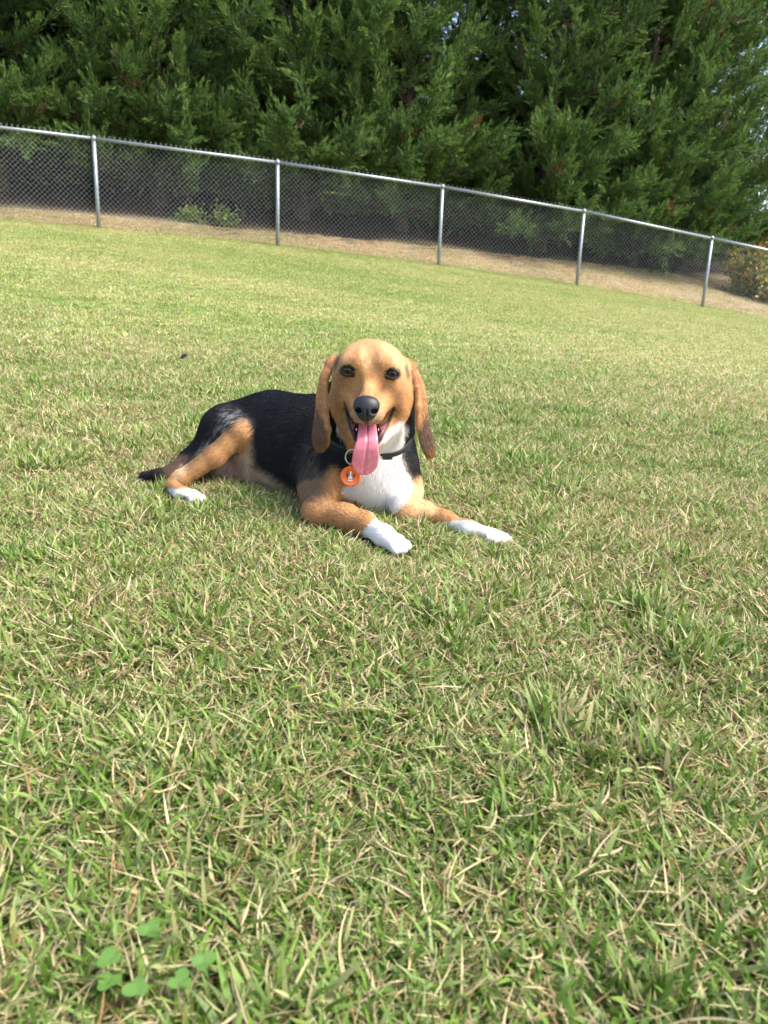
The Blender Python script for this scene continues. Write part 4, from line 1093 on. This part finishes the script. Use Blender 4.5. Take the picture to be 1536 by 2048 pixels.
def evergreen(seed, H, Rmax):
    r = np.random.default_rng(seed)
    nl = 300; nk = 46
    z0 = 0.35 + (H - 0.6) * np.concatenate([r.uniform(0, 0.10, nk), (np.arange(nl - nk) / (nl - nk))**1.15])
    az = np.arange(nl) * 2.399 + r.normal(0, 0.35, nl)
    prof = lambda z: Rmax * (0.80 + 0.20 * sstep(0, 0.15 * H, z)) * (1 - (np.clip(z, 0, H) / H)**2.1)**0.9 + 0.08
    Ln = prof(z0) * r.uniform(0.55, 1.14, nl)
    e0 = np.radians(r.uniform(-6, 32, nl) + 28 * (z0 / H)) - np.radians(14) * (np.arange(nl) < nk); curl = np.radians(r.uniform(5, 45, nl)); Ln = np.where(np.arange(nl) < nk, np.maximum(Ln, 0.85 * Rmax), Ln)
    limbs = []; SP, SD, SL = [], [], []
    for i in range(nl):
        t = np.linspace(0, 1, 7); e = e0[i] + curl[i] * t**1.5
        st = Ln[i] / 6
        dirs = np.stack([np.cos(e) * np.cos(az[i]), np.cos(e) * np.sin(az[i]), np.sin(e)], 1)
        pts_ = np.concatenate([[[0, 0, z0[i]]], np.array([0, 0, z0[i]]) + np.cumsum(dirs[:-1] * st, 0)])
        limbs.append(tube_mesh('l', pts_[::2], np.array([0.022, 0.016, 0.010, 0.004]) * (0.6 + 0.5 * Ln[i] / Rmax), 4, False))
        ns = int(9 + 20 * Ln[i] / Rmax)
        tt_ = 1 - (r.random(ns) ** 1.2) * 0.90
        q = np.stack([np.interp(tt_, t, pts_[:, k]) for k in range(3)], 1); d = np.stack([np.interp(tt_, t, dirs[:, k]) for k in range(3)], 1)
        d = d + r.normal(0, 0.50, (ns, 3)) + np.array([0, 0, 0.25]); d /= np.linalg.norm(d, axis=1)[:, None]
        SP.append(q); SD.append(d); SL.append(r.uniform(0.24, 0.52, ns) * (0.75 + 0.25 * (1 - z0[i] / H)))
    SP, SD, SL = np.concatenate(SP), np.concatenate(SD), np.concatenate(SL); N = len(SP)
    # side axes of every spray
    up = np.array([0, 0, 1.0]) + r.normal(0, 0.4, (N, 3)); sa = np.cross(SD, up); sa /= np.linalg.norm(sa, axis=1)[:, None]; sb = np.cross(sa, SD)
    tint = r.random(N); dead = r.random(N) < 0.018
    Vs, Cs, Ls = [], [], []
    nt = 14
    for k in range(nt):
        t = k / (nt - 1); sgn = -1 if k % 2 else 1
        base = SP + SD * (SL * t * 0.85)[:, None]
        roll = r.normal(0, 0.9, N)[:, None]
        out = sa * np.cos(roll) * sgn + sb * np.sin(roll)
        spread_ = 0.85 * (1 - 0.75 * t)
        for rep in range(3):
            d = SD * (0.70 + 0.2 * rep) + out * (spread_ * (1.0 - 0.40 * rep)) + r.normal(0, 0.22, (N, 3)) + np.array([0, 0, 0.12]); d /= np.linalg.norm(d, axis=1)[:, None]
            L = SL * (0.30 - 0.12 * t) * r.uniform(0.7, 1.25, N); W = 0.0075 + 0.006 * r.random(N)
            nn = r.normal(0, 1, (N, 3))
            b0 = base + out * (rep * 0.5 * spread_ * SL * 0.27 * (1 - 0.5 * t))[:, None] + SD * (SL * 0.05 * rep)[:, None]
            V_, _ = diamonds(b0, d, nn, L, W); Vs.append(V_)
            young = np.clip(0.10 + 0.50 * t + 0.20 * rep + r.normal(0, 0.15, N), 0, 1)[:, None]
            old = np.array((0.028, 0.072, 0.024)) + tint[:, None] * np.array((0.012, 0.012, 0.004)); new = np.array((0.125, 0.220, 0.050)) + tint[:, None] * np.array((0.035, 0.02, 0.0))
            c = (old + (new - old) * young) * r.uniform(0.8, 1.2, (N, 1)); c = np.where(dead[:, None], np.array((0.13, 0.075, 0.04)), c)
            Cs.append(np.repeat(c, 4, 0))
    V = np.concatenate(Vs); C = np.concatenate(Cs)
    cm = quads_mesh('evergreen_crown', V, np.arange(len(V)).reshape(-1, 4), False); set_col(cm, C); cm.materials.append(EVER)
    tv = tube_mesh('t', [np.array([r.normal(0, 0.02), r.normal(0, 0.02), z]) for z in np.linspace(-0.2, H * 0.97, 9)], np.linspace(0.15, 0.012, 9), 8)
    tm = new_mesh('evergreen_trunk', *tv); tm.materials.append(BARK)
    lm = new_mesh('evergreen_limbs', *join_geo(limbs)); lm.materials.append(BARK)
    return cm, tm, lm

kinds = [evergreen(11, 9.6, 2.35), evergreen(23, 10.4, 2.2), evergreen(37, 9.2, 2.4)]
def plant_tree(x, y, kind, rz, label, group, scale=1.0):
    t = empty('evergreen_tree', (x, y, float(ground_z(x, y)) - 0.02)); tag(t, label, 'tree', group)
    t.rotation_euler = (0, 0, rz); t.scale = (scale,) * 3
    for nm, me in zip(('crown', 'trunk', 'limbs'), kinds[kind]): link(nm, me, None, t)
    return t
front = [(-9.4, 2.7, 0, 0.3, 'evergreen at the far left end of the row, mostly cut off by the frame'),
         (-6.7, 2.7, 0, 1.1, 'dense evergreen behind the fence left of the leftmost visible post'),
         (-4.2, 2.7, 1, 2.3, 'dense evergreen between the leftmost and second visible fence posts'),
         (-1.7, 2.7, 2, 4.0, 'dense evergreen behind the second visible fence post from the left'),
         (0.15, 2.9, 0, 5.2, 'dense evergreen above the dog\'s head, left of the gap of sky'),
         (3.05, 2.9, 0, 3.3, 'dense evergreen right of the gap of sky, between the third and fourth fence posts'),
         (5.2, 3.1, 1, 0.9, 'dense evergreen behind the fourth visible fence post'),
         (6.55, 3.6, 2, 2.0, 'evergreen at the right end of the row, rising just left of the rightmost fence post')]
for x, dy, k, rz, lab in front: plant_tree(x, float(fence_y(x)) + dy, k, rz, lab, 'evergreens in a row behind the fence')
back_row = [(-8.4, 5.7, 1, 2.0), (-6.3, 5.9, 2, 3.1), (-4.1, 5.8, 0, 0.4), (-2.0, 5.9, 1, 1.4), (-0.4, 6.0, 2, 2.7), (4.3, 6.0, 1, 4.4), (5.6, 6.2, 0, 5.0)]
for x, dy, k, rz in back_row + [(7.3, 6.0, 1, 1.2)]: plant_tree(x, float(fence_y(x)) + dy, k, rz, 'dark evergreen of the second row, showing only through gaps between the evergreens in front', 'evergreens of the second row', 1.12)
plant_tree(1.95, float(fence_y(1.95)) + 5.0, 2, 0.7, 'short dark evergreen under the small gap of sky, deep between two trees of the row', 'evergreens of the second row', 0.63)

# ------------------------------------------------------------------ broadleaf plants at the right end and weeds along the fence
n = NT('broad_leaf'); at = n.node('ShaderNodeAttribute', attribute_name='Col')
pr = n.bsdf(at.outputs['Color'], 0.55, Specular_IOR_Level=0.3); tr_ = n.node('ShaderNodeBsdfTranslucent'); n.l(at.outputs['Color'], tr_.inputs['Color'])
mx = n.node('ShaderNodeMixShader'); mx.inputs[0].default_value = 0.35; n.l(pr.outputs[0], mx.inputs[1]); n.l(tr_.outputs[0], mx.inputs[2]); n.l(mx.outputs[0], n.out.inputs['Surface'])
LEAF = n.m
def bushy(name, label, cat, group, x, y, Hh, Rr, nleaf, cols, seed, leaf=0.09, stems=14, trunk=False):
    r = np.random.default_rng(seed); o = empty(name, (x, y, float(ground_z(x, y)) - 0.02)); tag(o, label, cat, group)
    geo = []; tips = []
    if trunk:
        tv = tube_mesh('t', [np.array([0, 0, -0.2]), np.array([0.1, 0.05, Hh * 0.3]), np.array([-0.05, 0.1, Hh * 0.62]), np.array([0.05, 0, Hh * 0.9])], [0.16, 0.12, 0.08, 0.02], 8)
        tm = new_mesh(name + '_trunk', *tv); link('trunk', tm, BARK, o)
    for k in range(stems):
        a = r.uniform(0, 2 * np.pi); z0 = Hh * r.uniform(0.25, 0.8) if trunk else 0
        end = np.array([math.cos(a), math.sin(a), 0]) * Rr * r.uniform(0.35, 1.0) + np.array([0, 0, z0 + (Hh - z0) * r.uniform(0.35, 1.0)])
        st = np.array([0, 0, z0]); mid = (st + end) / 2 + np.array([0, 0, 0.12 * Hh]) + r.normal(0, 0.05 * Hh, 3)
        tq = np.linspace(0, 1, 6)[:, None]; pth = (1 - tq)**2 * st + 2 * tq * (1 - tq) * mid + tq**2 * end
        geo.append(tube_mesh('s', pth, np.linspace(0.03 if trunk else 0.012, 0.004, 6), 5, False)); tips.append(pth)
        for _ in range(5):
            b0 = pth[r.integers(2, 6)]; b1 = b0 + r.normal(0, 0.22 * Rr, 3) + np.array([0, 0, 0.1 * Rr]); geo.append(tube_mesh('s', [b0, (b0 + b1) / 2 + r.normal(0, 0.04, 3), b1], [0.006, 0.004, 0.002], 4, False)); tips.append(np.array([b0, b1, b1]))
    lm = new_mesh(name + '_stems', *join_geo(geo)); link('limbs' if trunk else 'stems', lm, BARK, o)
    allt = np.concatenate([np.stack([np.interp(np.linspace(0.3, 1, 10), np.linspace(0, 1, len(t)), t[:, j]) for j in range(3)], 1) for t in tips])
    c = allt[r.integers(0, len(allt), nleaf)] + r.normal(0, 0.09 * max(Rr, 0.6), (nleaf, 3)); c[:, 2] = np.maximum(c[:, 2], 0.03)
    d = r.normal(0, 1, (nleaf, 3)) + np.array([0, 0, -0.3]); d /= np.linalg.norm(d, axis=1)[:, None]
    V, Q = diamonds(c, d, r.normal(0, 1, (nleaf, 3)), leaf * r.uniform(0.6, 1.3, nleaf), leaf * r.uniform(0.22, 0.4, nleaf))
    cc_ = np.array(cols)[r.integers(0, len(cols), nleaf)] * r.uniform(0.7, 1.25, (nleaf, 1))
    me = quads_mesh(name + '_leaves', V, Q, False); set_col(me, np.repeat(cc_, 4, 0)); link('crown' if trunk else 'leaves', me, LEAF, o)
    return o
GRN, YEL, ORA, BRN, OLV = (0.11, 0.18, 0.035), (0.52, 0.38, 0.07), (0.52, 0.22, 0.05), (0.24, 0.16, 0.10), (0.24, 0.25, 0.07)
fy = lambda x: float(fence_y(x))
bushy('autumn_shrub', 'green and yellow shrub showing through the wire right of the rightmost post', 'shrub', None, 7.65, fy(7.65) + 2.0, 1.0, 0.7, 2600, [GRN, GRN, OLV, YEL, ORA, OLV], 5)
bushy('autumn_shrub', 'orange and yellow shrub beside the right end of the evergreens, cut by the frame', 'shrub', None, 8.65, fy(8.65) + 2.3, 1.65, 0.85, 3600, [ORA, YEL, OLV, GRN, BRN], 6)
bushy('autumn_shrub', 'low brown and green brush at the foot of the orange shrub', 'shrub', None, 8.3, fy(8.3) + 1.6, 0.5, 0.7, 1800, [BRN, OLV, GRN, YEL], 8)
bushy('autumn_tree', 'thin grey-brown tree with sparse rusty leaves behind the right end of the evergreens', 'tree', None, 12.6, 24.0, 10.5, 2.6, 5200, [BRN, (0.20, 0.12, 0.08), (0.13, 0.10, 0.07), ORA, OLV], 9, 0.14, 40, True)
bushy('autumn_tree', 'far orange tree glimpsed low between the evergreen and the frame edge', 'tree', None, 13.6, 27.5, 6.0, 2.4, 4200, [ORA, YEL, BRN, OLV, (0.5, 0.22, 0.08)], 12, 0.14, 34, True)
for (wx, wy, s_, hh, lab) in ((-2.75, 3.05, 15, 0.20, 'low bright green weed at the foot of the evergreens, left of the second post'), (-3.35, 3.10, 17, 0.15, 'smaller yellow-green weed just left of the brighter weed behind the fence')):
    bushy('weed', lab, 'weed', None, wx, fy(wx) + wy - 1.85, hh, 0.26, 300, [(0.12, 0.24, 0.04), (0.18, 0.27, 0.05), (0.22, 0.26, 0.06)], s_, 0.07, 10)

# ------------------------------------------------------------------ clover sprigs and a fallen leaf in the near grass
n = NT('clover_leaf'); g = n.node('ShaderNodeNewGeometry')
pr = n.bsdf(n.mix(n.noise(120, 3, 0.6, g.outputs['Position']), (0.065, 0.145, 0.022), (0.10, 0.19, 0.032)), 0.5); CLOV = n.m
n = NT('clover_stem'); n.bsdf((0.12, 0.19, 0.05), 0.6); CST = n.m
def on_lawn(px, py, lift):
    d = M @ np.array([(px - CX) / F, (py - CY) / F, 1.0]); lo_, hi_ = 0.05, 30.0
    for _ in range(60):
        mid = (lo_ + hi_) / 2; q = CAM + d * mid
        if q[2] - ground_z(q[0], q[1]) - lift > 0: lo_ = mid
        else: hi_ = mid
    return CAM + d * lo_
def leaflet(rl):
    t = np.linspace(0, 1, 11); hw_ = rl * 0.52 * np.sqrt(np.clip(np.sin(np.pi * np.clip(t, 0, 1)**0.75), 0, 1)); hw_[-1] = rl * 0.10; hw_[0] = 0.0004
    yy_ = t * rl; yy_[-1] = rl * 0.95
    V = []
    for a, w_ in zip(yy_, hw_):
        for s_ in (-1, -0.5, 0, 0.5, 1): V.append((s_ * w_, a, 0.04 * abs(s_) * w_ + 0.03 * rl * math.sin(a / rl * 2.5)))
    V = np.array(V); i = (np.arange(10)[:, None] * 5 + np.arange(4)[None]).ravel()
    return quads_mesh('clover_leaflet', V, np.stack([i, i + 1, i + 6, i + 5], 1))
LF = leaflet(0.0125); LF.materials.append(CLOV)
clovers = [(218, 1918, 0.034, 'clover sprig with two large round leaflets showing, farthest left of the larger sprigs', 0.4), (405, 1925, 0.033, 'three-leaved clover sprig right of the others near the bottom edge', 1.3),
           (275, 1975, 0.032, 'clover sprig below and between the two larger ones', 2.2), (362, 1962, 0.030, 'small clover sprig just below the right-hand one', 0.1),
           (215, 1965, 0.026, 'dim clover sprig half hidden in grass under the farthest-left large one', 5.0), (300, 1860, 0.026, 'small clover sprig behind the group, half hidden in grass', 1.9)]
for px, py, lift, lab, rz in clovers:
    q = on_lawn(px, py, lift); gz_ = float(ground_z(q[0], q[1]))
    c = empty('clover_sprig', (q[0], q[1], gz_)); tag(c, lab, 'clover', 'clover sprigs near the bottom left corner')
    v_, f_, s_ = tube_mesh('s', [np.array([0.006, 0.004, -0.004]), np.array([0.003, 0.002, lift * 0.5]), np.array([0, 0, lift])], [0.0007, 0.0006, 0.0005], 6)
    link('stem', new_mesh('clover_stem', v_, f_, s_), CST, c)
    for k in range(3):
        lf = link('leaflet', LF, None, c, (0, 0, lift)); lf.rotation_euler = (0.06 + 0.14 * random.random() , random.uniform(-0.15, 0.15), rz + k * 2.094); s__ = random.uniform(0.66, 0.88); lf.scale = (s__,) * 3
q = on_lawn(357, 717, 0.03)
n = NT('dead_leaf'); n.bsdf((0.07, 0.045, 0.03), 0.8)
LV, LQ = diamonds(np.array([[0, 0, 0.03], [0.004, 0, 0.03]]), np.array([[0.9, 0.2, 0.35], [0.85, -0.3, 0.5]]), np.array([[0, -0.6, 1.0], [0.2, -1, 0.6]]), np.array([0.05, 0.045]), np.array([0.014, 0.012]))
tag(link('fallen_leaf', quads_mesh('fallen_leaf', LV, LQ, False), n.m, None, (q[0], q[1], float(ground_z(q[0], q[1])))), 'small dark curled leaf lying on the lawn up and left of the dog', 'leaf')
